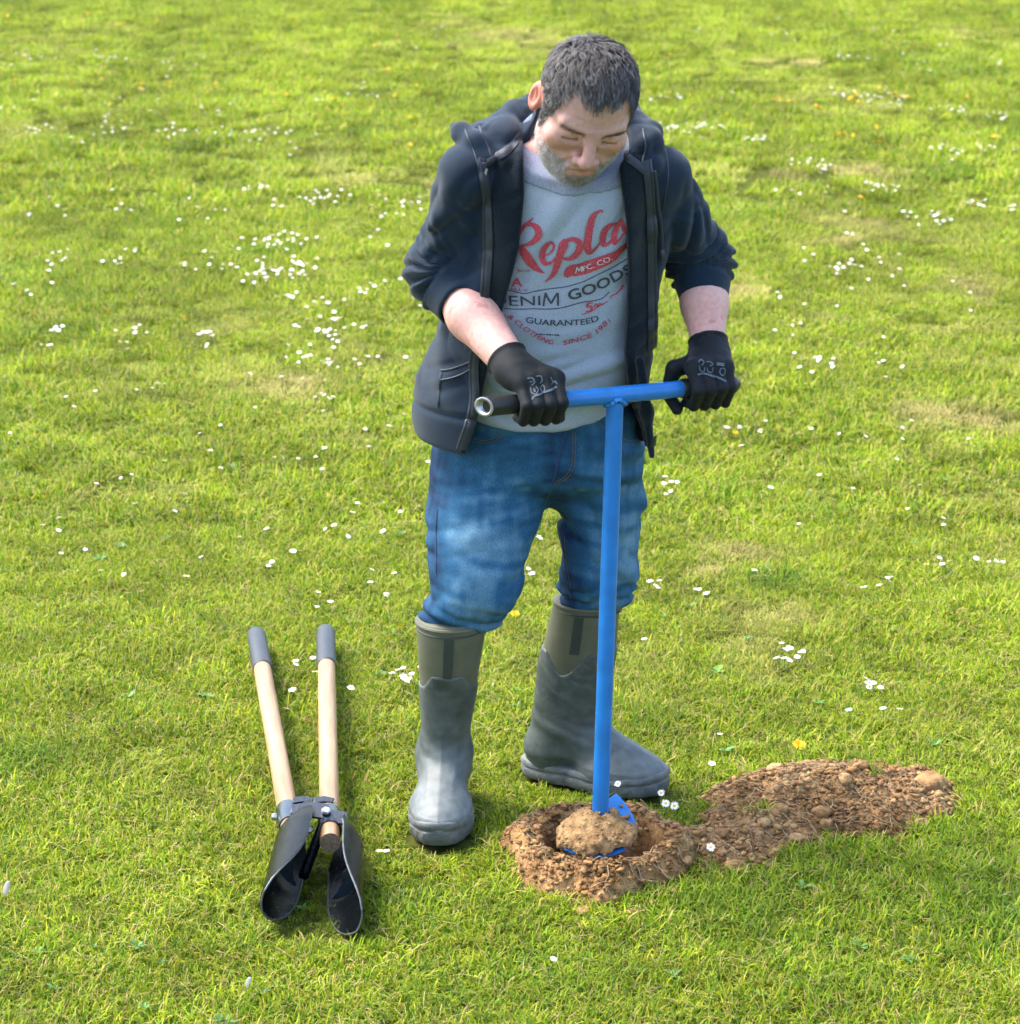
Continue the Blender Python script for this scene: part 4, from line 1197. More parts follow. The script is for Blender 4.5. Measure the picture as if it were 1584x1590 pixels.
def text_mesh(body, bold=.0):
    cu = bpy.data.curves.new('t', 'FONT'); cu.body = body; cu.size = 1; cu.offset = bold; cu.resolution_u = 3
    ob = bpy.data.objects.new('t', cu); COL.objects.link(ob)
    me = bpy.data.meshes.new_from_object(ob.evaluated_get(bpy.context.evaluated_depsgraph_get()))
    bpy.data.objects.remove(ob); bpy.data.curves.remove(cu)
    bm = bmesh.new(); bm.from_mesh(me); bpy.data.meshes.remove(me)
    bmesh.ops.triangulate(bm, faces=bm.faces)
    for _ in range(3):
        e = [q for q in bm.edges if q.calc_length() > .18]
        if not e: break
        bmesh.ops.subdivide_edges(bm, edges=e, cuts=1); bmesh.ops.triangulate(bm, faces=bm.faces)
    V = np.array([v.co[:2] for v in bm.verts]); F = [tuple(v.index for v in f.verts) for f in bm.faces]; bm.free()
    return V, F

def text_on(bvh, body, path, height, name, m, parent, off=.0016, bold=.012, slant=0., rough=0., frame=None):
    """letters along a (x, z) path, stretched to fill it"""
    V, F = text_mesh(body, bold)
    x0, x1 = V[:, 0].min(), V[:, 0].max()
    A = smooth_path([tuple(p) for p in path], .002)
    s = np.concatenate([[0], np.cumsum(np.linalg.norm(np.diff(A, axis=0), axis=1))])
    u = (V[:, 0] - x0 + slant * V[:, 1]) / (x1 - x0) * s[-1]
    px = np.interp(u, s, A[:, 0]); pz = np.interp(u, s, A[:, 1])
    d = np.gradient(A, axis=0); tx = np.interp(u, s, d[:, 0]); tz = np.interp(u, s, d[:, 1]); l = np.hypot(tx, tz)
    px = px - tz / l * V[:, 1] * height / .7; pz = pz + tx / l * V[:, 1] * height / .7
    W_ = [drop(bvh, a, b, off) for a, b in zip(px, pz)]
    F = [f for f in F if all(W_[i] is not None for i in f)]
    if not F: return None
    W_ = [tuple(w) if w is not None else (0, 4.5, 1) for w in W_]
    used = sorted({i for f in F for i in f}); mp = {k: i for i, k in enumerate(used)}
    return mesh_np(name, [W_[i] for i in used], [tuple(mp[i] for i in f) for f in F], m, parent)

def build_print():
    B, Pn = SHIRT_BVH, SHIRT_ROOT
    red, dark = MAT['print_red'], MAT['print_dark']
    strokes = [
        [(0.042, 1.218, 0.0017), (0.033, 1.21, 0.0054), (0.025, 1.202, 0.0081), (0.019, 1.193, 0.0081), (0.015, 1.18, 0.0057)],
        [(0.025, 1.203, 0.0051), (0.038, 1.206, 0.0074), (0.048, 1.201, 0.0125), (0.051, 1.191, 0.0125), (0.045, 1.179, 0.0105), (0.034, 1.171, 0.0071), (0.017, 1.165, 0.0037)],
        [(0.016, 1.165, 0.0068), (0.023, 1.158, 0.0145), (0.031, 1.145, 0.0166), (0.04, 1.132, 0.0149), (0.05, 1.122, 0.0095), (0.062, 1.116, 0.0014)],
        [(0.065, 1.149, 0.003), (0.076, 1.16, 0.0037), (0.078, 1.169, 0.0044), (0.073, 1.174, 0.0051), (0.064, 1.168, 0.0088), (0.058, 1.155, 0.0108), (0.058, 1.142, 0.0108), (0.063, 1.134, 0.0088), (0.072, 1.136, 0.0051), (0.082, 1.147, 0.0024)],
        [(0.099, 1.181, 0.0051), (0.097, 1.176, 0.0122), (0.09, 1.156, 0.0132), (0.084, 1.133, 0.0122), (0.077, 1.114, 0.0085), (0.063, 1.099, 0.0014)],
        [(0.098, 1.178, 0.0061), (0.112, 1.181, 0.0085), (0.122, 1.176, 0.0108), (0.123, 1.164, 0.0125), (0.116, 1.151, 0.0115), (0.104, 1.144, 0.0068), (0.09, 1.146, 0.0034)],
        [(0.162, 1.228, 0.0027), (0.162, 1.233, 0.0024), (0.155, 1.231, 0.0044), (0.147, 1.223, 0.0101), (0.141, 1.205, 0.0129), (0.138, 1.185, 0.0135), (0.137, 1.166, 0.0129), (0.14, 1.156, 0.0101), (0.149, 1.16, 0.0057), (0.159, 1.173, 0.0027)],
        [(0.188, 1.207, 0.0047), (0.177, 1.205, 0.0085), (0.167, 1.195, 0.0112), (0.164, 1.18, 0.0118), (0.167, 1.168, 0.0085), (0.175, 1.171, 0.0051), (0.184, 1.186, 0.003)],
        [(0.197, 1.215, 0.0051), (0.189, 1.2, 0.0101), (0.184, 1.181, 0.0112), (0.185, 1.171, 0.0085), (0.192, 1.176, 0.0041), (0.201, 1.189, 0.003)],
        [(0.198, 1.211, 0.0061), (0.202, 1.196, 0.0088), (0.209, 1.186, 0.0051), (0.214, 1.185, 0.0024)]]
    for s in strokes:
        ribbon(B, s, .0015, 'script_letter', red, Pn, .0025)
    ban = [(0.099, 1.108, 0.0068), (0.106, 1.118, 0.0203), (0.125, 1.123, 0.0237), (0.158, 1.135, 0.022), (0.182, 1.145, 0.0186), (0.192, 1.153, 0.0118), (0.204, 1.163, 0.0101), (0.214, 1.169, 0.0101)]
    ribbon(B, ban, .0013, 'banner', red, Pn, .0025)
    for st in ([(0.06, 1.053), (0.062, 1.066), (0.064, 1.078)], [(0.064, 1.077), (0.068, 1.068), (0.074, 1.058)], [(0.074, 1.058), (0.079, 1.068), (0.085, 1.078)], [(0.086, 1.078), (0.086, 1.066), (0.086, 1.054)]):
        ribbon(B, st, .0016, 'lettering', dark, Pn, .002, width=.0036)
    for st in ([(0.117, 1.116), (0.118, 1.123), (0.119, 1.128)], [(0.119, 1.128), (0.121, 1.124), (0.123, 1.12)], [(0.123, 1.12), (0.125, 1.125), (0.127, 1.13)], [(0.127, 1.13), (0.128, 1.125), (0.128, 1.119)]):
        ribbon(B, st, .0026, 'lettering', MAT['print_white'], Pn, .0012, width=.0019)
    text_on(B, 'FC. CO.', [(0.131, 1.12), (0.148, 1.126), (0.182, 1.14)], .0095, 'lettering', MAT['print_white'], Pn, off=.0026, bold=.004)
    for ln in ([(-0.005, 1.08), (0.031, 1.077), (0.041, 1.08), (0.068, 1.085), (0.098, 1.089), (0.128, 1.098), (0.158, 1.113), (0.196, 1.13), (0.212, 1.14)],
               [(-0.01, 1.045), (0.042, 1.047), (0.089, 1.049), (0.125, 1.058), (0.172, 1.069), (0.178, 1.076)]):
        ribbon(B, ln, .0012, 'printed_line', dark, Pn, .0025, width=.0017)
    text_on(B, 'DENI', [(-0.03, 1.05), (-0.009, 1.051), (0.025, 1.053), (0.055, 1.054)], .0185, 'lettering', dark, Pn, bold=.003)
    text_on(B, 'GOODS', [(0.107, 1.063), (0.135, 1.072), (0.167, 1.084), (0.197, 1.1), (0.221, 1.112)], .0195, 'lettering', dark, Pn, bold=.02)
    text_on(B, 'GUARANTEED', [(0.028, 1.021), (0.069, 1.016), (0.109, 1.015), (0.136, 1.016), (0.161, 1.022)], .0112, 'lettering', dark, Pn, bold=.012)
    for k in range(9):
        t0 = k / 9
        ribbon(B, [(.047 + .043 * t0, .9985 - .002 * t0), (.047 + .043 * t0 + .0036, .9985 - .002 * t0)], .0012, 'printed_mark', dark, Pn, .001, width=.0028 if k % 3 else .0018)
    text_on(B, '& CLOTHING', [(-0.005, 1.03), (0.017, 1.012), (0.042, 0.994), (0.062, 0.983), (0.077, 0.978)], .0095, 'lettering', red, Pn, bold=.008, slant=.2)
    text_on(B, 'SINCE 1981', [(0.096, 0.976), (0.126, 0.983), (0.153, 0.993), (0.182, 1.019)], .0095, 'lettering', red, Pn, bold=.008, slant=.15)
    text_on(B, 'A', [(0.002, 1.089), (0.023, 1.089)], .016, 'lettering', red, Pn, bold=.03)
    text_on(B, 'ALLY', [(-0.002, 1.081), (0.033, 1.08)], .0045, 'lettering', red, Pn, bold=.01)
    text_on(B, 'BOX', [(0.014, 1.117), (0.037, 1.117)], .0055, 'lettering', red, Pn, bold=.01)
    sup = [[(0.149, 1.057, 0.0017), (0.14, 1.056, 0.0037), (0.138, 1.051, 0.0041), (0.147, 1.049, 0.0041), (0.146, 1.043, 0.0034), (0.136, 1.041, 0.0017)],
           [(0.129, 1.035, 0.0014), (0.146, 1.041, 0.0024), (0.162, 1.051, 0.002), (0.176, 1.058, 0.0017)],
           [(0.151, 1.048, 0.0024), (0.155, 1.055, 0.0027), (0.157, 1.05, 0.0024), (0.162, 1.055, 0.0027), (0.166, 1.052, 0.002), (0.172, 1.057, 0.0017)],
           [(0.179, 1.063, 0.0014), (0.185, 1.069, 0.0027), (0.19, 1.07, 0.0024), (0.195, 1.075, 0.0031), (0.2, 1.08, 0.0037), (0.204, 1.087, 0.0031), (0.2, 1.083, 0.0024)]]
    for s in sup: ribbon(B, s, .0014, 'script_letter', red, Pn, .002)
build_print()

def build_hoodie_trim():
    global YMAX
    YMAX = 4.47
    B, Pn = HOODIE_BVH, HOODIE_ROOT
    for T, sgn in ((_zl, 1), (_zr, -1)):
        pts = [(a, b) for a, b in T if b > (.775 if sgn > 0 else .745)]
        ribbon(B, pts, .0030, 'zip_tape', MAT['zip'], Pn, .004, thick=.0035, width=.017)
        ribbon(B, [(a - sgn * .0045, b) for a, b in pts], .0068, 'zip_teeth', MAT['zip_teeth'], Pn, .004, thick=.0010, width=.0042)
    # facing piping along the neck seam
    for pts in ([(-0.048, 1.31), (-0.023, 1.324), (0.003, 1.341), (0.018, 1.359)], [(0.241, 1.297), (0.219, 1.315), (0.199, 1.331), (0.192, 1.343)]):
        ribbon(B, pts, .0022, 'neck_tape', MAT['zip'], Pn, .004, thick=.003, width=.013)
    # hood edge seams
    for pts in ([(-0.079, 1.394), (-0.057, 1.373), (-0.04, 1.344), (-0.03, 1.319)], [(0.234, 1.369), (0.237, 1.341), (0.23, 1.312)]):
        ribbon(B, pts, .0012, 'seam', MAT['zip_teeth'], Pn, .004, thick=.0012, width=.0032)
    # pocket
    for pts in ([(-0.126, 0.917), (-0.107, 0.924), (-0.084, 0.936), (-0.068, 0.948)], [(-0.126, 0.902), (-0.105, 0.91), (-0.082, 0.922), (-0.068, 0.934)], [(-0.126, 0.914), (-0.129, 0.888), (-0.132, 0.852)]):
        ribbon(B, pts, .0010, 'pocket_seam', MAT['zip_teeth'], Pn, .004, thick=.0022, width=.0034)
    # raglan seam lines on the shoulders
    for pts in ([(-0.079, 1.367), (-0.061, 1.328), (-0.05, 1.271), (-0.046, 1.214)], [(0.271, 1.35), (0.279, 1.299), (0.273, 1.242), (0.265, 1.195)]):
        ribbon(B, pts, .0008, 'seam', MAT['zip_teeth'], Pn, .004, thick=.0012, width=.0026)
    # pull tab and cord
    p = drop(B, *[(-0.045, 1.295)][0], .006)
    mb = MB(); mb.box(p, (.0022, .0015, .0085), Matrix.Rotation(R(14), 3, 'Y')); mb.build('zip_pull', MAT['zip_metal'], Pn, bevel=.0006)
    p = drop(B, *[(-0.048, 1.31)][0], .006)
    mb = MB(); mb.box(p, (.0042, .003, .0062)); mb.build('zip_slider', MAT['zip_teeth'], Pn, bevel=.0012)
    pts = [drop(B, a, b, .006) for a, b in [(0.25, 1.301), (0.255, 1.269), (0.26, 1.235), (0.263, 1.206), (0.267, 1.178), (0.269, 1.152)]]
    pts = [q for q in pts if q is not None]
    for i in range(1, len(pts)): pts[i].y = min(pts[i].y, pts[i - 1].y + .012)
    MB().tube(pts, .0036, 8).build('drawcord', MAT['zip'], Pn)
    e = pts[-1]
    MB().tube([e, e + Vector((.001, 0, -.008)), e + Vector((.002, 0, -.018)), e + Vector((.001, 0, -.024))], [.004, .0055, .0048, .002], 8).build('cord_end', MAT['zip_teeth'], Pn)
build_hoodie_trim()
YMAX = 9.0

# ---- jeans
LEGR = [(.345, -.108, 4.474, .040, .042), (.384, -.107, 4.474, .050, .052), (.406, -.099, 4.474, .074, .060), (.440, -.088, 4.462, .083, .076), (.48, -.070, 4.454, .085, .086), (.55, -.061, 4.478, .101, .098), (.60, -.053, 4.505, .108, .106), (.64, -.045, 4.525, .114, .112), (.70, -.045, 4.55, .104, .118), (.78, -.03, 4.565, .10, .12)]
LEGL = [(.33, .156, 4.624, .038, .040), (.380, .158, 4.618, .046, .048), (.403, .163, 4.612, .066, .060), (.435, .170, 4.600, .075, .073), (.46, .170, 4.590, .079, .082), (.52, .178, 4.585, .077, .088), (.60, .176, 4.588, .085, .098), (.64, .168, 4.59, .095, .104), (.69, .168, 4.59, .089, .11), (.78, .15, 4.58, .095, .12)]
PELV = [(.612, .066, 4.58, .030, .030), (.640, .062, 4.578, .095, .075), (.680, .058, 4.572, .180, .125), (.73, .058, 4.568, .196, .142), (.78, .058, 4.566, .188, .140), (.86, .058, 4.562, .178, .132)]
def jeans_sdf(x, y, z):
    a = stack(x, y, z, LEGR, 2.15); b = stack(x, y, z, LEGL, 2.15); p = stack(x, y, z, PELV, 2.2, .03)
    # crumpled cloth above the boots, drag lines round the thighs
    wv = .016 * vnoise(x * 14, y * 14, z * 14, 104) + .006 * vnoise(x * 34, y * 34, z * 34, 105)
    ra = np.abs(np.sin(math.pi * (z + .30 * x + wv) / .030))
    a = a - .0150 * sstep(.485, .425, z) * sstep(.385, .40, z) * (ra - .62)
    a = a - .017 * sstep(.62, .54, z) * sstep(.40, .45, z) * ridged(vnoise(x * 12 + z * 9, y * 9, z * 15 - x * 12, 102))
    a = a - .011 * sstep(.52, .58, z) * ridged(vnoise(x * 5 + z * 3, y * 6, z * 24 - x * 8, 103))
    rb = np.abs(np.sin(math.pi * (z - .22 * x + wv) / .031))
    b = b - .0140 * sstep(.49, .43, z) * sstep(.385, .40, z) * (rb - .62) - .021 * sstep(.42, .48, z) * ridged(vnoise(x * 10, y * 9, z * 20 + x * 18, 112))
    p = p - .011 * ridged(vnoise(x * 5, y * 6, z * 34 + np.abs(x - .07) * 10, 121))
    d = smin(smin(a, p, .03), smin(b, p, .03), .006)
    # fly: raised flap with a pressed edge
    fx = x - (.098 - .07 * (z - .70)); fly = sstep(.004, -.001, np.abs(fx) - .016) * sstep(.650, .668, z) * (y < 4.5)
    d = d - .0032 * fly
    return d

def build_jeans():
    h = .0043
    P, Q = surf(jeans_sdf, np.arange(-.20, .30, h, dtype=np.float32), np.arange(4.33, 4.74, h, dtype=np.float32), np.arange(.325, .86, h, dtype=np.float32))
    x, y, z = P.T
    NN = vert_normals(P, Q)
    dark = np.array([.0065, .022, .062]); mid = np.array([.025, .105, .205]); pale = np.array([.17, .31, .41])
    # wear: rubbed thighs and knees, unworn seams
    w = .45 + .09 * fbm(x * 9, y * 9, z * 9, 7, 3) + .16 * vnoise(x * 6, y * 6, z * 75 + x * 14, 17) + .10 * vnoise(x * 90, y * 90, z * 9, 19) + .10 * vnoise(x * 60, y * 60, z * 60, 18)
    def blob(cx, cz, sx, sz, a): return a * np.exp(-((x - cx) / sx) ** 2 - ((z - cz) / sz) ** 2) * (y < 4.56)
    w += blob(-.055, .595, .085, .075, .26) + blob(-.065, .49, .06, .05, .20) + blob(.215, .53, .045, .09, .30) + blob(-.07, .40, .06, .035, .2) + blob(.20, .42, .05, .03, .2) + blob(.19, .70, .05, .05, .1)
    w -= sstep(-.10, -.145, x) * .30 + np.exp(-((x - .115) / .03) ** 2) * sstep(.62, .56, z) * .30
    w -= .22 * np.exp(-((x - .085) / .03) ** 2) * (z > .6)
    whisk = ridged(vnoise(x * 4, y * 3, z * 52 + np.abs(x - .07) * 9, 27)) * sstep(.58, .64, z)
    w += .24 * whisk
    w = np.clip(w, 0, 1)[:, None]
    c = np.where(w < .5, dark + (mid - dark) * (w / .5), mid + (pale - mid) * ((w - .5) / .5))
    o = empty('jeans', (.06, 4.55, .37)); o.parent = person; o.location = Vector((.06, 4.55, .37)) - Vector(person.location)
    mesh_np('denim_cloth', P, Q, MAT['denim'], o, True, c)
    B = bvh_of(P, Q)
    def seam(pts, w=.0014, off=.0008, m='stitch', th=.0006): ribbon(B, pts, off, 'seam', MAT[m], o, .004, thick=th, width=w)
    seam([(0.104, 0.804), (0.091, 0.754), (0.084, 0.716), (0.08, 0.7)], .0035, .0006, 'denim_edge', .003)
    seam([(0.116, 0.799), (0.116, 0.76), (0.113, 0.732), (0.099, 0.71), (0.08, 0.7)])
    seam([(0.121, 0.799), (0.121, 0.757), (0.117, 0.727), (0.101, 0.705), (0.082, 0.695)])
    seam([(0.08, 0.689), (0.073, 0.666), (0.066, 0.641)])
    seam([(-0.067, 0.782), (-0.048, 0.78), (-0.031, 0.785), (-0.019, 0.796)])
    seam([(-0.067, 0.777), (-0.047, 0.775), (-0.028, 0.78), (-0.014, 0.793)])
    seam([(0.166, 0.814), (0.171, 0.804), (0.181, 0.797)])
    seam([(0.099, 0.611), (0.101, 0.559), (0.107, 0.507), (0.114, 0.455), (0.122, 0.429)], .0022, .0006, 'denim_edge', .0016)
    seam([(0.102, 0.611), (0.105, 0.559), (0.11, 0.507), (0.118, 0.455)], .0010)
    seam([(-0.137, 0.641), (-0.139, 0.603), (-0.138, 0.565), (-0.139, 0.527)], .0022, .0006, 'denim_edge', .0016)
    seam([(0.211, 0.778), (0.225, 0.768), (0.244, 0.763)])
    # belt loop under the shirt hem
    return o
build_jeans()

# ---- boots
def boot_shapes(side):
    # rows: z, cx, cy(forward is +y here), a, b
    if side == 'R':
        sh = [(.07, .0, -.005, .046, .062), (.12, -.002, .004, .045, .060), (.18, -.006, .022, .046, .055), (.25, -.011, .040, .053, .058), (.32, -.015, .058, .059, .063), (.39, -.019, .070, .0655, .069), (.42, -.020, .073, .066, .070)]
    else:
        sh = [(.07, 0, -.006, .046, .066), (.12, .002, .0, .045, .066), (.18, .009, .012, .049, .070), (.25, .019, .028, .053, .074), (.32, .029, .044, .057, .072), (.380, .036, .056, .060, .067), (.408, .038, .062, .061, .067)]
    return sh
def boot_sdf_factory(sh, grow=0.):
    def fn(x, y, z):
        d = stack(x, y, z, sh, 2.1, .006)
        ins = cone(x, y, z, (0, .01, .115), (0, .115, .058), .048, .040)
        toe = ell(x, y, z, (0, .135, .040), (.0525, .082, .044))
        ball = ell(x, y, z, (.002, .10, .035), (.056, .08, .040))
        heel = ell(x, y, z, (0, -.030, .050), (.0445, .052, .062))
        f = smin(smin(smin(ins, toe, .03), ball, .02), heel, .03)
        d = smin(d, f, .03)
        # flex creases at the ankle
        cz = sstep(.06, .09, z) * sstep(.20, .13, z)
        d = d - .0030 * cz * ridged(vnoise(x * 6, y * 9, z * 42 + y * 14, 131))
        # moulded ridges: toe cap and instep panel
        rd = np.abs(np.abs(x) - .024 - .12 * np.clip(.12 - y, 0, .2)) 
        d = d - .0016 * sstep(.004, .001, rd) * sstep(.17, .13, y) * sstep(.06, .075, z) * sstep(.175, .15, z) * (y > .03)
        d = d - .0012 * sstep(.0035, .001, np.abs(x)) * (y > .02) * sstep(.30, .26, z)
        d = d - .0016 * sstep(.004, .001, np.abs(z - .052 + .10 * np.clip(.17 - y, -1, .0))) * (y > .06)
        d = smax(d, .012 - z, .004)
        return d - grow
    return fn
def build_boot(side, org, fwd):
    sh = boot_shapes(side)
    h = .004
    base_fn = boot_sdf_factory(sh); zz_ = [r_[0] for r_ in sh]
    gx, gy = np.arange(-.095, .105, h, dtype=np.float32), np.arange(-.115, .24, h, dtype=np.float32)
    def line(x, y, z):
        ux = (x - spl(z, zz_, [r_[1] for r_ in sh])) / .05; uy = (y - spl(z, zz_, [r_[2] for r_ in sh])) / .06
        if side == 'R': return .278 + .034 * sstep(1.0, .55, np.abs(ux)) * sstep(-.2, .2, uy)
        return .300 - .050 * sstep(.9, .0, np.abs(uy + .1)) * sstep(-.1, .4, ux) + .004 * uy
    Pn_, Qn_ = surf(lambda x, y, z: smax(base_fn(x, y, z), .24 - z, .003), gx, gy, np.arange(.22, .45, h, dtype=np.float32))
    Pr, Qr = surf(lambda x, y, z: smax(smax(base_fn(x, y, z) - .0030, z - line(x, y, z), .003), .026 - z, .002), gx, gy, np.arange(0, .34, h, dtype=np.float32))
    l = math.hypot(*fwd); fx, fy = fwd[0] / l, fwd[1] / l
    # local x is to the boot wearer's ... kept right-handed: x = forward x up
    def tw(p):
        p = np.asarray(p); q = np.zeros_like(p)
        q[:, 0] = org[0] + p[:, 0] * fy + p[:, 1] * fx; q[:, 1] = org[1] - p[:, 0] * fx + p[:, 1] * fy; q[:, 2] = p[:, 2] + .010
        return q
    root = empty('boot', (org[0], org[1], 0)); root.parent = person; root.location = Vector((org[0], org[1], 0)) - Vector(person.location)
    top = sh[-1][0] - .005
    mesh_np('neoprene_shaft', tw(Pn_), Qn_, MAT['neoprene'], root)
    p, q = Pr, Qr
    x, y, z = p.T
    base = np.array([.032, .046, .040])
    dust = np.clip(.15 + .62 * sstep(.19, .03, z) * sstep(-.02, .14, y) + .25 * fbm(x * 20, y * 20, z * 20, 141, 3) + .10 * vnoise(x * 30, y * 30, z * 120, 142), 0, 1)
    if side == 'L': dust = dust * .75 + .14 * (vnoise(x * 12, y * 40, z * 90 + y * 60, 143) > .25) * sstep(.12, .2, z)
    c = base * (1 - .62 * dust[:, None]) + np.array([.27, .295, .30]) * (.62 * dust[:, None])
    mesh_np('rubber_foot', tw(p), q, MAT['rubber'], root, True, c)
    # sole with heel step, welt and lugs
    def outline(g):
        pts = []
        for k in range(64):
            a = 2 * math.pi * k / 64
            yy = .064 - .151 * math.cos(a); s = math.sin(a)
            w = .047 + .012 * math.exp(-((yy - .13) / .06) ** 2) - .006 * math.exp(-((yy - .02) / .035) ** 2)
            xx = math.copysign(abs(s) ** .62, s) * w
            pts.append((xx * (1 + g / .05), .064 + (yy - .064) * (1 + g / .15)))
        return pts
    V = []; F = []
    prof = [(0, .001), (.004, .0045), (.020, .0060), (.022, .0040), (.025, .0040), (.027, .0068), (.036, .0068), (.039, .0040), (.041, -.004)]
    for zz, g in prof:
        for (a, b) in outline(g):
            rise = .016 * max(0, (b - .15) / .06) ** 2
            lug = .0016 * (1 if int((math.atan2(b - .064, a) + 9) * 14) % 2 else -1) if zz < .021 else 0
            V.append((a * (1 + lug / .05), b, zz * (1 + .15 * (b > .15)) + rise * (.4 if zz < .01 else .5)))
    n = 64
    for i in range(len(prof) - 1):
        for k in range(n): F.append((i * n + k, i * n + (k + 1) % n, (i + 1) * n + (k + 1) % n, (i + 1) * n + k))
    F.append(tuple(range(n - 1, -1, -1))); F.append(tuple((len(prof) - 1) * n + k for k in range(n)))
    V = np.array(V); du = np.clip(.75 + .35 * fbm(V[:, 0] * 30, V[:, 1] * 30, V[:, 2] * 60, 151, 2), 0, 1)[:, None]
    c = np.array([.028, .034, .033]) * (1 - .5 * du) + np.array([.23, .25, .24]) * .5 * du
    s = mesh_np('sole', tw(V), F, MAT['sole'], root, True, c); s.data.set_sharp_from_angle(angle=R(50))
    # rolled top edge
    mb = MB(); ring = []
    zt = top
    r_ = [spl(np.array([zt]), [q[0] for q in sh], [q[i] for q in sh])[0] for i in (1, 2, 3, 4)]
    for k in range(48):
        a = 2 * math.pi * k / 48
        ring.append((r_[0] + r_[2] * 1.0 * math.cos(a), r_[1] + r_[3] * 1.0 * math.sin(a), zt - .004))
    mb.tube([tuple(v) for v in tw(np.array(ring))], .0042, 8, closed=True).build('top_edge', MAT['neoprene'], root)
    ring2 = [(a, b, c_ - .016) for a, b, c_ in [(r_[0] + (r_[2] + .0003) * math.cos(2 * math.pi * k / 48), r_[1] + (r_[3] + .0003) * math.sin(2 * math.pi * k / 48), zt) for k in range(48)]]
    MB().tube([tuple(v) for v in tw(np.array(ring2))], .0016, 6, closed=True).build('stitch_line', MAT['strip'], root)
    # dark reinforcing strip on the shaft
    zc = np.linspace(.30, top - .02, 14); V = []; F = []
    for zz in zc:
        cx, cyy, aa, bb = [spl(np.array([zz]), [q[0] for q in sh], [q[i] for q in sh])[0] for i in (1, 2, 3, 4)]
        a0 = R(90) if side == 'R' else R(8)
        for j in range(5):
            a = a0 + (j - 2) * .065
            V.append((cx + (aa + .0018) * math.copysign(abs(math.cos(a)) ** (2 / 2.1), math.cos(a)), cyy + (bb + .0018) * math.copysign(abs(math.sin(a)) ** (2 / 2.1), math.sin(a)), zz))
    for i in range(len(zc) - 1):
        for j in range(4): F.append((i * 5 + j, i * 5 + j + 1, i * 5 + 6 + j, i * 5 + 5 + j))
    mesh_np('strip', tw(np.array(V)), F, MAT['strip'], root)
    return root
build_boot('R', *BOOT_R)
build_boot('L', *BOOT_L)

# ---- gloves
def build_glove(Hc, Wr, El, side):
    Wr = np.array(Wr); El = np.array(El)
    f = (Wr - El) / np.linalg.norm(Wr - El)
    sg = 1 if side == 'R' else -1      # index finger lies towards the bar's middle
    offs = [.0345 * sg, .0125 * sg, -.0095 * sg, -.0300 * sg]
    lens = [1.0, 1.05, 1.0, .86]; rad = [.0113, .0117, .0112, .0099]
    th_m = 78 if side == 'R' else 66
    fingers = []
    for o, l, r in zip(offs, lens, rad):
        m = bar_pt(Hc, o * 1.02, .0455 * (.5 + .5 * l), th_m); p = bar_pt(Hc, o, .0455 * (.45 + .55 * l), 8); d_ = bar_pt(Hc, o * .97, .0345, -52); t = bar_pt(Hc, o * .95, .0300, -112)
        fingers.append((m, p, d_, t, r))
    side_v = bu * sg
    palm_w = Wr + f * .005
    thb = [palm_w + side_v * .022 + f * .012, bar_pt(Hc, .052 * sg, .042, 128), bar_pt(Hc, .058 * sg, .034, 205), bar_pt(Hc, .050 * sg, .0335, 262)]
    if side == 'L':
        thb = [palm_w + side_v * .020 + f * .014, bar_pt(Hc, .054 * sg, .040, 120), bar_pt(Hc, .063 * sg, .033, 200), bar_pt(Hc, .056 * sg, .038, 268)]
    def fn(x, y, z):
        T = lambda v: tuple(float(q) for q in v)
        d = None
        for i, (m, p, d_, t, r) in enumerate(fingers):
            q = smin(smin(cone(x, y, z, T(m), T(p), r * 1.16, r * 1.06), cone(x, y, z, T(p), T(d_), r * 1.06, r * .97), .004), cone(x, y, z, T(d_), T(t), r * .97, r * .88), .004)
            d = q if d is None else smin(d, q, .0014)
        back = None
        for i, (m, p, d_, t, r) in enumerate(fingers):
            w0 = palm_w + side_v * (.017, .006, -.005, -.015)[i]
            q = cone(x, y, z, T(w0), T(m), .0225, .0155)
            back = q if back is None else smin(back, q, .014)
        d = smin(d, back, .010)
        th = smin(smin(cone(x, y, z, T(thb[0]), T(thb[1]), .020, .0155), cone(x, y, z, T(thb[1]), T(thb[2]), .0150, .0130), .006), cone(x, y, z, T(thb[2]), T(thb[3]), .0130, .0105), .005)
        d = smin(d, th, .010)
        # knit cuff
        c0, c1 = Wr + f * .012, Wr - f * .052
        cu = cone(x, y, z, T(c0), T(c1), .0345, .0395 if side == 'R' else .0365)
        sc = (x - Wr[0]) * f[0] + (y - Wr[1]) * f[1] + (z - Wr[2]) * f[2]
        end = -.028 if side == 'R' else -.027
        cu = cu - .0022 * np.exp(-((sc - end - .003) / .003) ** 2)
        cu = cu - .0035 * ridged(vnoise(x * 14, y * 14, sc * 75, 161)) * sstep(-.035, -.01, sc)
        cu = smax(cu, end - sc, .003)
        cu = smax(cu, -cone(x, y, z, T(Wr - f * .016), T(Wr - f * .09), .0318, .034), .002)
        d = smin(d, cu, .016)
        d = d - .0016 * ridged(vnoise(x * 28, y * 28, z * 28, 162))
        return d
    c = Hc
    lo = np.minimum(c, Wr) - .085; hi = np.maximum(c, Wr) + .085; h = .0026
    P, Q = surf(fn, *[np.arange(lo[i], hi[i], h, dtype=np.float32) for i in range(3)])
    root = empty('glove', tuple(Hc)); root.parent = person; root.location = Vector(Hc) - Vector(person.location)
    mesh_np('knit_glove', P, Q, MAT['glove'], root)
    B = bvh_of(P, Q)
    return root, B, fingers
GR, GRB, FR = build_glove(HAND_R, WR, ER, 'R')
GL, GLB, FL = build_glove(HAND_L, WL, EL, 'L')

def glove_marks(root, B, tris):
    for kind, pts, w in tris:
        ribbon(B, pts, .0012, 'printed_mark', MAT['glove_print'], root, .0015, width=w)
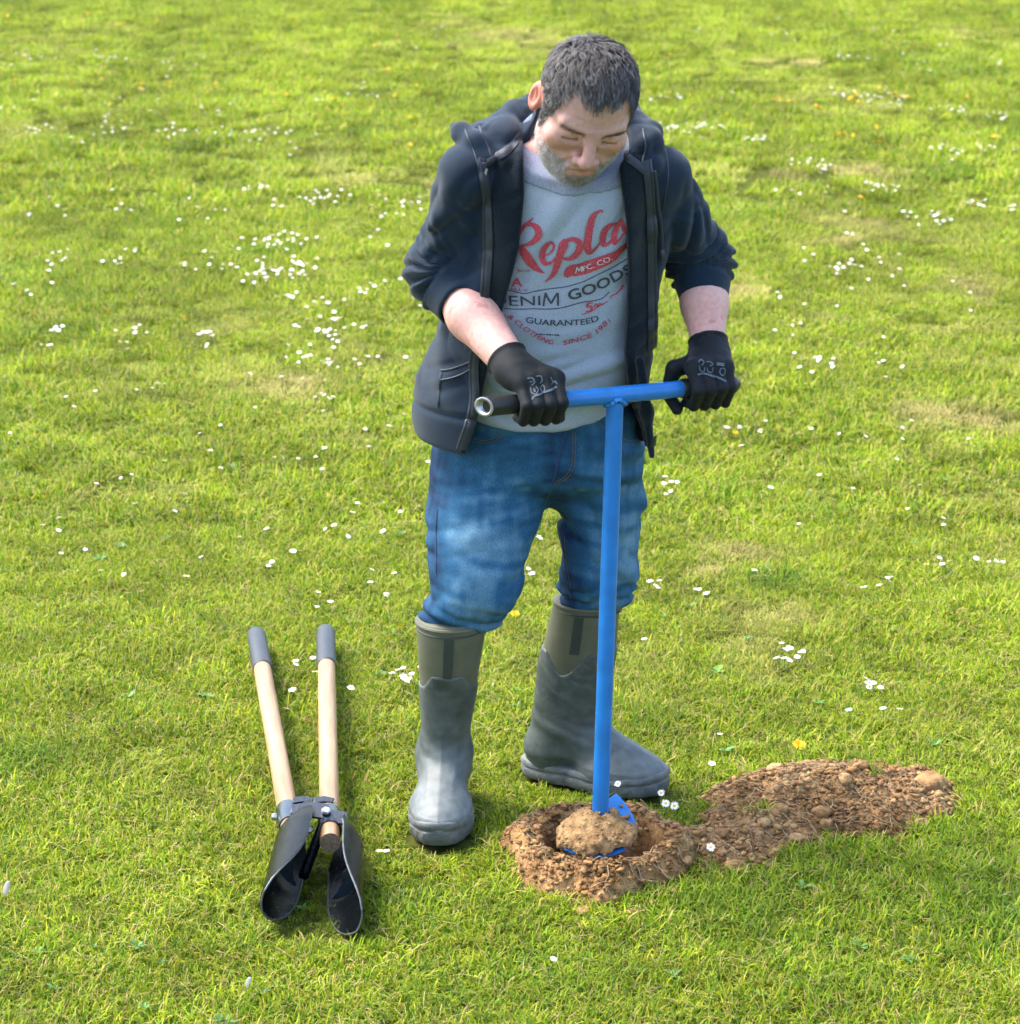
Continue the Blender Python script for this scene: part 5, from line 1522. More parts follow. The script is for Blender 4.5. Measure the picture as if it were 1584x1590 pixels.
# right-hand glove: conformity arcs, shield, underline
glove_marks(GR, GRB, [
    (0, [(0.03, 0.953), (0.038, 0.954), (0.043, 0.947), (0.038, 0.942)], .0020), (0, [(0.034, 0.948), (0.04, 0.948)], .0014), (0, [(0.045, 0.956), (0.054, 0.955), (0.056, 0.948), (0.052, 0.944)], .0020),
    (0, [(0.036, 0.939), (0.038, 0.931), (0.045, 0.929), (0.049, 0.935), (0.045, 0.94)], .0018), (0, [(0.042, 0.937), (0.044, 0.932)], .0030), (0, [(0.052, 0.937), (0.058, 0.941), (0.061, 0.934), (0.057, 0.929), (0.052, 0.937)], .0018),
    (0, [(0.038, 0.92), (0.044, 0.926), (0.052, 0.928), (0.063, 0.931), (0.074, 0.934), (0.083, 0.936)], .0030), (0, [(0.071, 0.953), (0.074, 0.946), (0.081, 0.943)], .0018), (0, [(0.072, 0.941), (0.079, 0.946), (0.083, 0.94)], .0016)])
glove_marks(GL, GLB, [
    (0, [(0.337, 0.957), (0.343, 0.96), (0.348, 0.956), (0.344, 0.952)], .0020), (0, [(0.352, 0.957), (0.359, 0.956), (0.364, 0.952), (0.358, 0.95)], .0020),
    (0, [(0.339, 0.952), (0.34, 0.945), (0.344, 0.941), (0.348, 0.942), (0.349, 0.948)], .0018), (0, [(0.353, 0.948), (0.355, 0.941), (0.361, 0.939), (0.364, 0.947)], .0016),
    (0, [(0.371, 0.952), (0.378, 0.951), (0.385, 0.949)], .0048), (0, [(0.378, 0.944), (0.377, 0.937), (0.382, 0.932), (0.386, 0.936), (0.385, 0.943), (0.378, 0.944)], .0018),
    (0, [(0.336, 0.937), (0.346, 0.938), (0.356, 0.936), (0.365, 0.932), (0.377, 0.928), (0.388, 0.922)], .0030)])

# ------------------------------------------------------------------ auger
def build_auger():
    (fx, fy, fz) = (.1655, 4.290, .045)
    T = BAR_A + bu * ((.188 - BAR_A[0]) / bu[0]); T = np.array([T[0], T[1], .903])
    root = empty('earth_auger', (fx, fy, 0)); tag(root, 'blue steel T-handled earth auger gripped by the man, its blade full of soil', 'auger')
    foot = np.array([fx, fy, -.10]); top = T + np.array([0, 0, -.012])
    MB().tube([tuple(top), tuple(top + (foot - top) * .5), tuple(foot)], .0156, 28).build('shaft', MAT['blue'], root)
    a, b = BAR_A + bu * .045, BAR_B - bu * .012
    MB().tube([tuple(a + (b - a) * t) for t in np.linspace(0, 1, 9)], .0155, 28).build('handle_bar', MAT['blue'], root)
    for s, e0, e1 in ((0, BAR_A, BAR_A + bu * .135), (1, BAR_B, BAR_B - bu * .105)):
        d = (e1 - e0) / np.linalg.norm(e1 - e0)
        L_ = np.linalg.norm(e1 - e0)
        pts = [e0 + d * q for q in (0, .003, .012, L_ * .5, L_ - .004, L_)]
        if s == 0:
            g = MB().tube([tuple(p) for p in pts], [.0176, .0182, .0172, .0172, .0172, .0164], 28, cap=False)
        else:
            g = MB().tube([tuple(p) for p in [e0 - d * .012, e0 - d * .008] + pts], [.004, .010, .0165, .0182, .0186, .0186, .0186, .0172], 28, cap=True)
        if s == 0:      # end cut on a slant
            for i in range(28 * 3):
                v = np.array(g.v[i]); g.v[i] = tuple(v + bu * .65 * float(np.dot(v - BAR_A, bw)) * (1 if i < 56 else .5))
        g.build('grip', MAT['grip'], root)
    # open tube end at his right hand
    n = 28; V = []; F = []
    for q, r in ((-.001, .0176), (-.0022, .0150), (-.001, .0118), (.008, .0112)):
        c = BAR_A + bu * q
        for k in range(n):
            t = 2 * math.pi * k / n; V.append(tuple(c + r * (math.cos(t) * bw + math.sin(t) * bn) + bu * .65 * r * math.cos(t)))
    for i in range(3):
        for k in range(n): F.append((i * n + k, i * n + (k + 1) % n, (i + 1) * n + (k + 1) % n, (i + 1) * n + k))
    mesh_np('bore_shade_disc', [V[3 * n + k] for k in range(n)], [tuple(range(n))], MAT['grip'], root)  # black disc closing the tube, standing in for the shade inside it
    o = mesh_np('tube_end', V, F, MAT['steel'], root)
    # weld bead where shaft meets bar
    pts = []; rad = []
    for k in range(40):
        t = 2 * math.pi * k / 40
        ang = math.cos(t)
        p = T + bu * .0185 * math.cos(t) + bw * .0172 * math.sin(t)
        p[2] = .903 - math.sqrt(max(.0165 ** 2 - (.0160 * math.sin(t)) ** 2, 0)) - .001
        pts.append(tuple(p)); rad.append(.0040 + .0012 * math.sin(k * 2.3))
    MB().tube(pts, rad, 8, closed=True).build('weld_bead', MAT['blue'], root)
    # helical blade: one turn, its leading half buried, the upper end standing clear at the back right
    V = []; F = []; m = 72
    r0, r1 = .014, .0728
    ka = [R(v) for v in (-330, -250, -175, -120, -85, -40, 0, 40, 60)]; kz = [-.055, -.012, .034, .040, .038, .044, .060, .088, .108]
    def rim_z(a): return float(np.interp(a, ka, kz))
    for i in range(m + 1):
        a = ka[0] + (ka[-1] - ka[0]) * i / m; zz = sum(rim_z(a + q) for q in (-.12, -.06, 0, .06, .12)) / 5
        for side in (0, 1):
            for j in range(5):
                r = r0 + (r1 - r0) * j / 4
                V.append((fx + r * math.cos(a), fy + r * math.sin(a), zz + .0018 * (1 if side else -1)))
    w = 10
    for i in range(m):
        for j in range(4):
            a = i * w + j; F.append((a, a + w, a + w + 1, a + 1)); b = a + 5; F.append((b, b + 1, b + w + 1, b + w))
        a = i * w; F.append((a, a + 5, a + w + 5, a + w)); a = i * w + 4; F.append((a, a + w, a + w + 5, a + 5))
    F.append((0, 1, 2, 3, 4, 9, 8, 7, 6, 5)); e = m * w; F.append((e, e + 5, e + 6, e + 7, e + 8, e + 9, e + 4, e + 3, e + 2, e + 1))
    o = mesh_np('auger_blade', V, F, MAT['blue'], root); o.data.set_sharp_from_angle(angle=R(40))
    # soil carried on the blade
    def soil_fn(x, y, z):
        r = np.hypot(x - fx, y - fy); th = np.arctan2(y - fy, x - fx)
        n1 = fbm(x * 22, y * 22, z * 22, 201, 3); n2 = vnoise(x * 110, y * 110, z * 110, 202)
        zr = np.interp(th, [R(v) for v in (-180, -175, -120, -85, -40, 0, 40, 66, 90, 180)], [.033, .034, .040, .038, .044, .060, .088, .090, .060, .033])
        bare = sstep(R(38), R(52), th) * sstep(R(80), R(68), th)
        htop = np.maximum(.106 - .60 * np.clip(r - .012, 0, 1), zr + .012 - .016 * bare) 
        up = smax(smax(r - .0738, z - htop, .014), zr + .002 - z, .004)
        col = np.maximum(np.maximum(r - (.0665 + .004 * np.sin(th * 3 + .6) - .10 * np.clip(.03 - z, 0, .2) * 0), z - (zr - .003)), -.12 - z)
        d = np.minimum(up, col)
        d = smax(d, -cone(x, y, z, (fx, fy, -.1), (fx + .003, fy, .3), .0165, .0165), .003)
        return d - .0105 * n1 - .0045 * n2
    h = .0032
    P, Q = surf(soil_fn, np.arange(fx - .095, fx + .095, h, dtype=np.float32), np.arange(fy - .095, fy + .095, h, dtype=np.float32), np.arange(-.13, .125, h, dtype=np.float32), smooth=0)
    c = np.ones((len(P), 3)) * (1 + .18 * vnoise(P[:, 0] * 60, P[:, 1] * 60, P[:, 2] * 60, 203))[:, None]
    o = mesh_np('soil_plug', P, Q, MAT['soil_pale'], None, True, c)
    o2 = o
    tag(o, 'crumbly plug of pale brown soil held on the auger blade in the hole', 'soil')
    bm = bmesh.new(); bmesh.ops.create_icosphere(bm, subdivisions=1, radius=1); bv = np.array([v.co[:] for v in bm.verts]); bf = np.array([[q.index for q in f.verts] for f in bm.faces]); bm.free()
    pick = rng.choice(len(P), 1500); VV = []; FF = []
    for i, k in enumerate(pick):
        s = .0012 + .0042 * rng.power(.5) ** 2
        VV.append(bv * (1 + .3 * rng.uniform(-1, 1, (len(bv), 1))) * s * np.array([1, .9, .7]) + P[k]); FF.append(bf + i * len(bv))
    VV = np.concatenate(VV)
    o = mesh_np('soil_crumbs', VV, np.concatenate(FF), MAT['soil_pale'], None, False, np.repeat(rng.uniform(.7, 1.3, (1500, 1)), len(bv), 0) * np.ones((1, 3)))
    tag(o, kind='stuff'); put(o, o2)
build_auger()

# ------------------------------------------------------------------ post hole digger lying on the grass
def build_digger():
    root = empty('post_hole_digger', (-.40, 4.5, 0))
    tag(root, 'black clamshell post hole digger with two wooden handles lying on the grass', 'digger')
    HL0, HL1 = np.array((-.414, 4.275, .085)), np.array((-.590, 5.420, .052))
    HR0, HR1 = np.array((-.337, 4.255, .085)), np.array((-.430, 5.440, .052))
    for A, B_ in ((HL0, HL1), (HR0, HR1)):
        d = (B_ - A) / np.linalg.norm(B_ - A); L_ = np.linalg.norm(B_ - A); g = .255
        e = A + d * (L_ - g)
        s0 = A - d * .085
        # wooden pole built along its own axis so the grain follows it
        mb = MB().tube([(0, t, 0) for t in np.linspace(0, L_ + .085, 14)], [.0192] * 2 + [.0195] * 10 + [.0190] * 2, 28)
        o = mb.build('wooden_handle', MAT['wood'], None)
        q = Vector((0, 1, 0)).rotation_difference(Vector(d)); o.rotation_euler = q.to_euler(); o.location = Vector(s0); put(o, root)
        mb = MB(); pts = [e + d * t for t in (0, .003, .02, g * .5, g - .006, g, g + .004)]
        mb.tube([tuple(p) for p in pts], [.0200, .0222, .0222, .0222, .0222, .0205, .016], 28).build('rubber_grip', MAT['rubber_grip'], root)
    # blades: curved spade plates facing each other
    def blade(cx, sgn, rad, a_mid, half, y0, length, cz, yaw):
        nu, nv = 34, 26; th = .0026; V = []; F = []
        for s in (0, 1):
            for i in range(nv + 1):
                v = i / nv                       # 0 at the handle, 1 at the tip
                yy = y0 - length * v
                if v < .22: hw = half * (.78 + .22 * sstep(0, .22, np.array(v)))
                else: hw = half
                tip = (v - .42) / .58
                if tip > 0: hw = max(half * math.sqrt(max(1 - tip ** 3.0, 0)), .34)
                rr = rad * (.62 + .38 * float(sstep(0, .35, np.array(v)))) 
                off = yaw * v * length
                for j in range(nu + 1):
                    u = -1 + 2 * j / nu
                    a = a_mid + u * hw
                    r = rr + (th / 2 if s else -th / 2)
                    V.append((cx + sgn * off + r * math.cos(a), yy, cz - .012 * v + r * math.sin(a)))
        n = (nv + 1) * (nu + 1); w = nu + 1
        for i in range(nv):
            for j in range(nu):
                a = i * w + j
                F.append((a, a + 1, a + w + 1, a + w)); b = a + n; F.append((b, b + w, b + w + 1, b + 1))
        for i in range(nv):
            a = i * w; F.append((a, a + w, a + w + n, a + n)); a = i * w + nu; F.append((a, a + n, a + w + n, a + w))
        for j in range(nu):
            a = nv * w + j; F.append((a, a + 1, a + 1 + n, a + n)); a = j; F.append((a, a + n, a + 1 + n, a + 1))
        o = mesh_np('blade', V, F, MAT['black_metal'], root); o.data.set_sharp_from_angle(angle=R(40))
        # bright worn rim
        rim = []
        for i in range(6, nv + 1): rim.append(V[i * w + nu])
        for j in range(nu, -1, -1): rim.append(V[nv * w + j])
        for i in range(nv, 5, -1): rim.append(V[i * w])
        ed = MB().tube(rim, .0019, 6).build('blade_edge', MAT['edge'], None); ed.parent = o; ed.location = (0, 0, 0)
        return o
    blade(-.368, -1, .064, R(172), R(86), 4.315, .350, .072, .02)
    blade(-.340, 1, .066, R(-14), R(76), 4.275, .350, .076, .05)
    # sockets and linkage
    for A, B_, s in ((HL0, HL1, -1), (HR0, HR1, 1)):
        d = (B_ - A) / np.linalg.norm(B_ - A)
        MB().tube([tuple(A + d * t) for t in (-.03, .0, .05, .056)], [.0222, .0225, .0225, .0215], 28).build('socket', MAT['bracket'], root, auto=40)
    M = Matrix.Rotation(R(0), 3, 'X')
    MB().plate([(-.040, .012), (.0, .020), (.030, .014), (.036, -.004), (.020, -.016), (-.02, -.012), (-.040, -.010)], .005, Matrix.Rotation(R(24), 3, 'X'), (-.370, 4.262, .112)).build('link_plate', MAT['bracket'], root, bevel=.0015)
    MB().plate([(-.036, .012), (-.010, .016), (.030, .006), (.034, -.010), (.034, -.024), (.014, -.022), (-.014, -.010), (-.036, -.006)], .005, Matrix.Rotation(R(24), 3, 'X'), (-.334, 4.248, .108)).build('link_plate', MAT['bracket'], root, bevel=.0015)
    for (lx, s) in ((-.392, 1), (-.352, -1)):
        MB().plate([(-.020, .008), (0, .012), (.019, .006), (.017, -.006), (0, -.004), (-.020, -.008)], .005, Matrix.Rotation(R(20), 3, 'X'), (lx, 4.325, .104)).build('lug', MAT['bracket'], root, bevel=.0012)
    def bolt(p, ax, r=.0085, h=.006):
        p = Vector(p); ax = Vector(ax).normalized()
        MB().tube([p, p + ax * h * .6, p + ax * h], [r, r, r * .75], 6).build('bolt', MAT['steel'], root, auto=25)
    bolt((-.343, 4.250, .114), (.05, -.35, .9), .0095, .007)
    bolt((-.440, 4.285, .088), (-1, -.2, .25), .0075, .009)
    bolt((-.374, 4.236, .082), (.2, -.7, .6), .0065, .007)
    bolt((-.298, 4.200, .106), (.5, -.3, .8), .0055, .005)
    MB().tube([(-.347, 4.238, .098), (-.358, 4.19, .078), (-.372, 4.135, .052), (-.376, 4.118, .044)], .0095, 16).build('stop_rod', MAT['black_metal'], root)
    # stiffening crescents inside the blades
    for cx, sgn, a0, a1, rr, yy, cz in ((-.360, -1, R(120), R(245), .0595, 4.14, .068), (-.338, 1, R(-82), R(35), .064, 4.095, .072)):
        V = []; F = []; n = 18
        for s in (0, 1):
            for i in range(n + 1):
                a = a0 + (a1 - a0) * i / n; t = math.sin(math.pi * i / n) 
                for r in (rr, rr - .004 - .030 * t):
                    V.append((cx + sgn * .008 + r * math.cos(a), yy + .0035 * s, cz + r * math.sin(a)))
        w = 2 * (n + 1)
        for i in range(n):
            a = 2 * i; F.append((a, a + 1, a + 3, a + 2)); F.append((a + w, a + w + 2, a + w + 3, a + w + 1)); F.append((a + 1, a + w + 1, a + w + 3, a + 3)); F.append((a, a + 2, a + w + 2, a + w))
        mesh_np('stiffener', V, F, MAT['bracket'], root, False)
    # end of the right pole shows its grain inside the blade
    d = (HR1 - HR0) / np.linalg.norm(HR1 - HR0); c = HR0 - d * .0865
    MB().tube([tuple(c), tuple(c + d * .001)], .0188, 24).build('pole_end', MAT['end_wood'], root)
build_digger()

# ------------------------------------------------------------------ flowers in the lawn
def daisy_mesh(seed, size, closed=0.):
    r = np.random.default_rng(seed); V = []; F = []; M_ = []
    n = 15
    for k in range(n):
        a = 2 * math.pi * (k + r.uniform(-.2, .2)) / n; L_ = size * r.uniform(.85, 1.08); w = .19 * size * 1.25
        up = .12 + closed + r.uniform(-.1, .15); b = len(V)
        for t, ww in ((.28, .5), (.65, 1.0), (.92, .8), (1.0, .3)):
            c, s = math.cos(a), math.sin(a); rad = L_ * t; zz = rad * up * (1 - .5 * t)
            for q in (-1, 1):
                V.append((c * rad - s * w * ww * q / 2, s * rad + c * w * ww * q / 2, zz + (.0003 if k % 2 else 0)))
        for i in range(3): F.append((b + 2 * i, b + 2 * i + 1, b + 2 * i + 3, b + 2 * i + 2)); M_.append(0)
    petals = (list(V), list(F))
    V = []; F = []
    for i, (rr, zz) in enumerate(((.40, .0), (.36, .10), (.2, .18))):
        for k in range(10): V.append((size * rr * math.cos(k * .628), size * rr * math.sin(k * .628), size * (zz + .02)))
    for i in range(2):
        for k in range(10): F.append((i * 10 + k, i * 10 + (k + 1) % 10, (i + 1) * 10 + (k + 1) % 10, (i + 1) * 10 + k))
    F.append(tuple(20 + k for k in range(10)))
    return petals, (V, F)
def yellow_mesh(seed, size):
    r = np.random.default_rng(seed); V = []; F = []
    for ring, (n, L_, up) in enumerate(((16, 1.0, .22), (13, .75, .55), (9, .45, 1.0))):
        for k in range(n):
            a = 2 * math.pi * (k + r.uniform(-.3, .3)) / n + ring; l = size * L_ * r.uniform(.85, 1.1); w = size * .26; b = len(V)
            for t, ww in ((.1, .5), (.6, 1.0), (1.0, .7)):
                c, s = math.cos(a), math.sin(a)
                for q in (-1, 1): V.append((c * l * t - s * w * ww * q / 2, s * l * t + c * w * ww * q / 2, l * t * up))
            for i in range(2): F.append((b + 2 * i, b + 2 * i + 1, b + 2 * i + 3, b + 2 * i + 2))
    return V, F
def stem_mesh(h): 
    mb = MB().tube([(0, 0, 0), (.001, .001, -h * .5), (.003, 0, -h)], [.0008, .0008, .0009], 5, False)
    return mb.v, mb.f

def build_flowers():
    def joined(name, pieces):
        V = []; F = []; mi = []; mats = []
        for (v, f), m in pieces:
            b = len(V); V += v; F += [tuple(i + b for i in q) for q in f]; mats.append(m); mi += [len(mats) - 1] * len(f)
        me = bpy.data.meshes.new(name); me.from_pydata(V, [], F); me.update()
        for m in mats: me.materials.append(m)
        me.polygons.foreach_set('material_index', mi)
        return me
    dm = []
    for k in range(5):
        p, c = daisy_mesh(300 + k, .0072 + .0005 * k, [0, .15, .05, .35, .1][k])
        dm.append(joined('daisy', [(p, MAT['petal']), (c, MAT['disc']), (stem_mesh(.045), MAT['stem'])]))
    ym = []
    for k in range(3):
        ym.append(joined('dandelion', [(yellow_mesh(330 + k, .0105 + .0015 * k), MAT['yellow']), (stem_mesh(.045), MAT['stem'])]))
    clusters = [(-0.953, 15.9, 0.157, 0.409, 14), (-1.339, 13.959, 0.189, 0.237, 14), (-1.162, 13.197, 0.048, 0.07, 4), (-0.903, 11.777, 0.111, 0.19, 24), (-1.222, 12.064, 0.051, 0.119, 9), (-1.111, 11.484, 0.042, 0.09, 6), (-0.505, 11.647, 0.067, 0.148, 8), (-0.552, 11.222, 0.035, 0.069, 4), (-1.005, 10.606, 0.106, 0.188, 28), (-0.983, 9.915, 0.111, 0.165, 38), (-0.861, 9.969, 0.048, 0.139, 12), (-0.565, 9.588, 0.036, 0.102, 6), (-0.864, 9.401, 0.035, 0.061, 6), (-0.743, 9.244, 0.074, 0.096, 6), (-0.669, 8.836, 0.08, 0.132, 22), (-0.674, 8.331, 0.085, 0.179, 34), (-0.613, 7.774, 0.046, 0.087, 9), (-1.935, 10.278, 0.059, 0.207, 8), (-1.603, 10.221, 0.059, 0.204, 8), (-1.284, 10.15, 0.059, 0.201, 8), (-1.648, 8.771, 0.038, 0.087, 6), (-1.379, 8.771, 0.038, 0.087, 6), (-1.103, 8.718, 0.037, 0.085, 6), (-1.629, 8.561, 0.023, 0.041, 3), (-1.366, 8.561, 0.023, 0.041, 3), (-1.098, 8.52, 0.023, 0.041, 3), (-2.214, 11.502, 0.121, 0.369, 5), (-1.837, 11.413, 0.12, 0.364, 5), (-1.466, 11.325, 0.149, 0.359, 6), (-3.433, 17.878, 0.12, 0.428, 13), (-2.906, 17.878, 0.12, 0.428, 13), (-2.354, 17.712, 0.119, 0.42, 13), (-2.744, 14.25, 0.097, 0.247, 13), (-2.293, 14.196, 0.096, 0.246, 13), (-1.869, 14.09, 0.095, 0.242, 13), (-1.598, 14.196, 0.111, 0.273, 8), (-2.919, 15.352, 0.239, 0.448, 8), (-2.343, 15.228, 0.238, 0.442, 8), (-1.814, 15.107, 0.235, 0.434, 8), (1.069, 14.25, 0.164, 0.192, 26), (1.371, 13.831, 0.072, 0.128, 10), (1.124, 15.573, 0.202, 0.26, 9), (2.357, 15.541, 0.105, 0.292, 22), (2.165, 15.8, 0.082, 0.2, 10), (2.693, 14.987, 0.062, 0.211, 14), (2.915, 14.781, 0.054, 0.206, 12), (2.511, 17.962, 0.112, 0.213, 10), (1.558, 12.834, 0.074, 0.157, 16), (1.829, 12.084, 0.076, 0.119, 18), (1.962, 11.239, 0.059, 0.121, 13), (1.828, 11.239, 0.042, 0.104, 6), (2.197, 11.574, 0.042, 0.11, 11), (2.351, 11.413, 0.03, 0.089, 8), (2.609, 13.41, 0.105, 0.195, 10), (2.359, 13.362, 0.091, 0.194, 9), (3.105, 19.818, 0.357, 0.741, 14), (3.249, 17.753, 0.322, 0.422, 14), (2.083, 19.818, 0.307, 0.524, 8), (1.033, 8.331, 0.067, 0.119, 10), (1.051, 8.206, 0.036, 0.058, 6), (1.313, 8.264, 0.053, 0.087, 8), (1.343, 9.983, 0.069, 0.139, 9), (0.69, 7.336, 0.071, 0.109, 12), (0.445, 6.713, 0.026, 0.059, 8), (1.089, 6.032, 0.043, 0.033, 6), (1.263, 6.032, 0.043, 0.043, 4), (0.661, 5.315, 0.041, 0.03, 6), (0.368, 5.819, 0.026, 0.026, 7), (0.466, 5.77, 0.022, 0.024, 3), (0.953, 5.84, 0.026, 0.03, 4), (0.799, 5.121, 0.032, 0.032, 5), (1.209, 9.742, 0.31, 0.698, 14), (0.943, 9.127, 0.146, 0.486, 8), (1.613, 9.364, 0.249, 0.646, 10), (1.174, 7.26, 0.235, 0.314, 10), (0.902, 6.51, 0.195, 0.19, 9), (0.742, 5.89, 0.146, 0.105, 4), (-0.568, 11.239, 0.177, 0.538, 7), (-0.383, 9.487, 0.076, 0.255, 6), (-0.526, 8.48, 0.136, 0.312, 6), (-0.396, 7.26, 0.098, 0.314, 9), (-0.59, 6.969, 0.095, 0.216, 6), (-0.405, 6.388, 0.105, 0.247, 7), (-0.555, 6.103, 0.133, 0.226, 6), (-0.892, 6.969, 0.227, 0.291, 9), (-1.152, 6.271, 0.205, 0.239, 10), (-1.108, 7.74, 0.292, 0.354, 9), (-1.379, 7.74, 0.209, 0.263, 6), (-0.241, 5.182, 0.015, 0.02, 7), (-0.322, 5.789, 0.064, 0.101, 5), (-0.49, 5.691, 0.047, 0.069, 4), (-0.476, 5.328, 0.044, 0.104, 4), (-1.845, 9.487, 0.151, 0.255, 4), (-0.887, 5.84, 0.096, 0.102, 4), (0.047, 6.103, 0.05, 0.226, 4), (-0.458, 19.32, 0.348, 1.022, 8), (1.386, 11.777, 0.185, 0.386, 8), (1.457, 10.44, 0.165, 0.306, 6)]
    pos = []
    r = np.random.default_rng(77)
    for cx, cyy, sx, sy, n in clusters:
        for _ in range(n):
            pos.append((cx + sx * r.normal() * .75, cyy + sy * r.normal() * .75))
    singles = [(0.627, 5.371), (0.635, 5.277), (0.609, 5.306), (0.654, 5.294), (0.717, 5.349), (0.733, 5.328), (0.791, 5.141), (0.805, 5.129), (0.728, 4.958), (0.802, 4.966), (0.841, 4.981), (0.734, 4.91), (0.441, 4.914), (0.44, 4.826), (-0.229, 5.129), (-0.478, 5.081), (-0.455, 5.062), (-0.483, 4.985), (-0.351, 5.101), (-0.244, 4.244), (-0.231, 4.23), (-0.565, 7.148), (-0.199, 5.21), (0.938, 5.328), (0.412, 4.673), (0.31, 4.669), (0.872, 4.522), (0.074, 3.791), (0.312, 5.415), (-0.262, 5.182), (-0.252, 5.202), (-0.22, 5.194)]
    pos += singles
    pos = [p for p in pos if p[1] > 3.6 and not (hole_r(np.array(p[0]), np.array(p[1])) < .2)]
    pos.sort(key=lambda p: p[1])
    def in_soil(p):
        return -.1 < p[0] < 1 and 4 < p[1] < 4.8 and float(soil_height(np.array([p[0]]), np.array([p[1]]))[0]) > .0
    pos = [p for p in pos if not in_soil(p) and not near_boot(np.array([p[0]]), np.array([p[1]]), .01)[0]]
    def where(p):
        x, y = p
        def near(c, rr): return math.hypot(x - c[0], (y - c[1]) * .6) < rr
        if y < 5.6:
            if x < -.1:
                if x < -.30: return ('small white daisy in the grass round the wooden handles of the digger', 'daisies by the digger')
                return ('small white daisy in the grass between the digger and the near boot', 'daisies left of the near boot')
            return ('small white daisy in the near grass above and beyond the soil heap', 'daisies beyond the soil heap')
        if x < -.1:
            if near(P1, .55): return ('small white daisy in the densest white drift, left of the bent elbow', 'drift left of the elbow')
            if near(P2, .42): return ('small white daisy in the loose drift left of the hoodie pocket', 'drift left of the pocket')
            if x < -.75: return ('small white daisy scattered near the left edge of the lawn', 'daisies near the left edge')
            return ('small white daisy scattered in the lawn left of the man\'s jeans and hoodie', 'daisies behind the man on the left')
        if x < .62: return ('small white daisy in the lawn close to the right side of the man', 'daisies close to the man on the right')
        if x > 1.25: return ('small white daisy scattered near the right edge of the lawn', 'daisies near the right edge')
        return ('small white daisy scattered in the lawn further right of the man', 'daisies further right of the man')
    P1, P2 = [(-0.972, 10.15), (-0.671, 8.531)]
    for i, p in enumerate(pos[:285]):
        o = bpy.data.objects.new('daisy', dm[i % 5]); link(o)
        o.location = (p[0], p[1], .040 + r.uniform(-.006, .010)); o.rotation_euler = (r.normal(.12, .22), r.normal(0, .22), r.uniform(0, 6.28))
        s = r.uniform(.78, 1.12); o.scale = (s, s, s)
        l, g = where(p); tag(o, l, 'daisy', g)
    # the rest, far off, as one mass
    V = []; F = []; mi = []
    me0 = dm[0]; v0 = np.array([v.co[:] for v in me0.vertices]); f0 = [tuple(q.vertices) for q in me0.polygons]; m0 = [q.material_index for q in me0.polygons]
    for p in pos[285:]:
        a = r.uniform(0, 6.28); t = r.normal(.25, .2); s = r.uniform(.85, 1.3); ca, sa, ct, st = math.cos(a), math.sin(a), math.cos(t), math.sin(t)
        M = np.array([[1, 0, 0], [0, ct, -st], [0, st, ct]]) @ np.array([[ca, -sa, 0], [sa, ca, 0], [0, 0, 1]])
        b = len(V); V += [tuple(q) for q in (v0 @ M.T * s + np.array([p[0], p[1], .048]))]; F += [tuple(i + b for i in q) for q in f0]; mi += m0
    me = bpy.data.meshes.new('far_daisies'); me.from_pydata(V, [], F); me.update()
    for m in me0.materials: me.materials.append(m)
    me.polygons.foreach_set('material_index', mi)
    o = bpy.data.objects.new('far_daisies', me); link(o); tag(o, 'countless tiny white daisies dotted over the far end of the field', 'daisies', kind='stuff')
    # the daisies round the hole, near enough to show petals and centre
    front = [(0.303, 4.509), (0.319, 4.496), (0.372, 4.281), (0.106, 4.721), (0.214, 4.626), (0.161, 4.7), (0.297, 4.58)]
    txt = ['white daisy with yellow centre by the boot toe, left of two', 'white daisy with yellow centre by the boot toe, right of two', 'white daisy with yellow centre at the right edge of the soil ring', 'white daisy standing in front of the heel of the sideways boot', 'white daisy between the blue auger shaft and the boot toe', 'white daisy just left of the blue auger shaft by the boot', 'small white daisy in front of the tip of the sideways boot']
    for i, ((x, y), l) in enumerate(zip(front, txt)):
        y -= .07
        if i in (3, 4, 5, 6): y -= .02
        root = empty('daisy', (x, y, 0)); tag(root, l, 'daisy', 'daisies round the hole')
        p, c = daisy_mesh(400 + i, .0088 if i < 3 else .0075, .08)
        zz = .05 if i != 2 else .06
        tilt = Matrix.Rotation(R(38), 4, 'X') @ Matrix.Rotation(r.normal(0, .25), 4, 'Y')
        for nm, (v, f), m in (('petals', p, 'petal'), ('flower_centre', c, 'disc')):
            o = mesh_np(nm, [tuple(tilt @ Vector(q)) for q in v], f, MAT[m], None, True); o.parent = root; o.location = (0, 0, zz)
        v, f = stem_mesh(zz); o = mesh_np('stem', v, f, MAT['stem'], None); o.parent = root; o.location = (0, 0, zz)
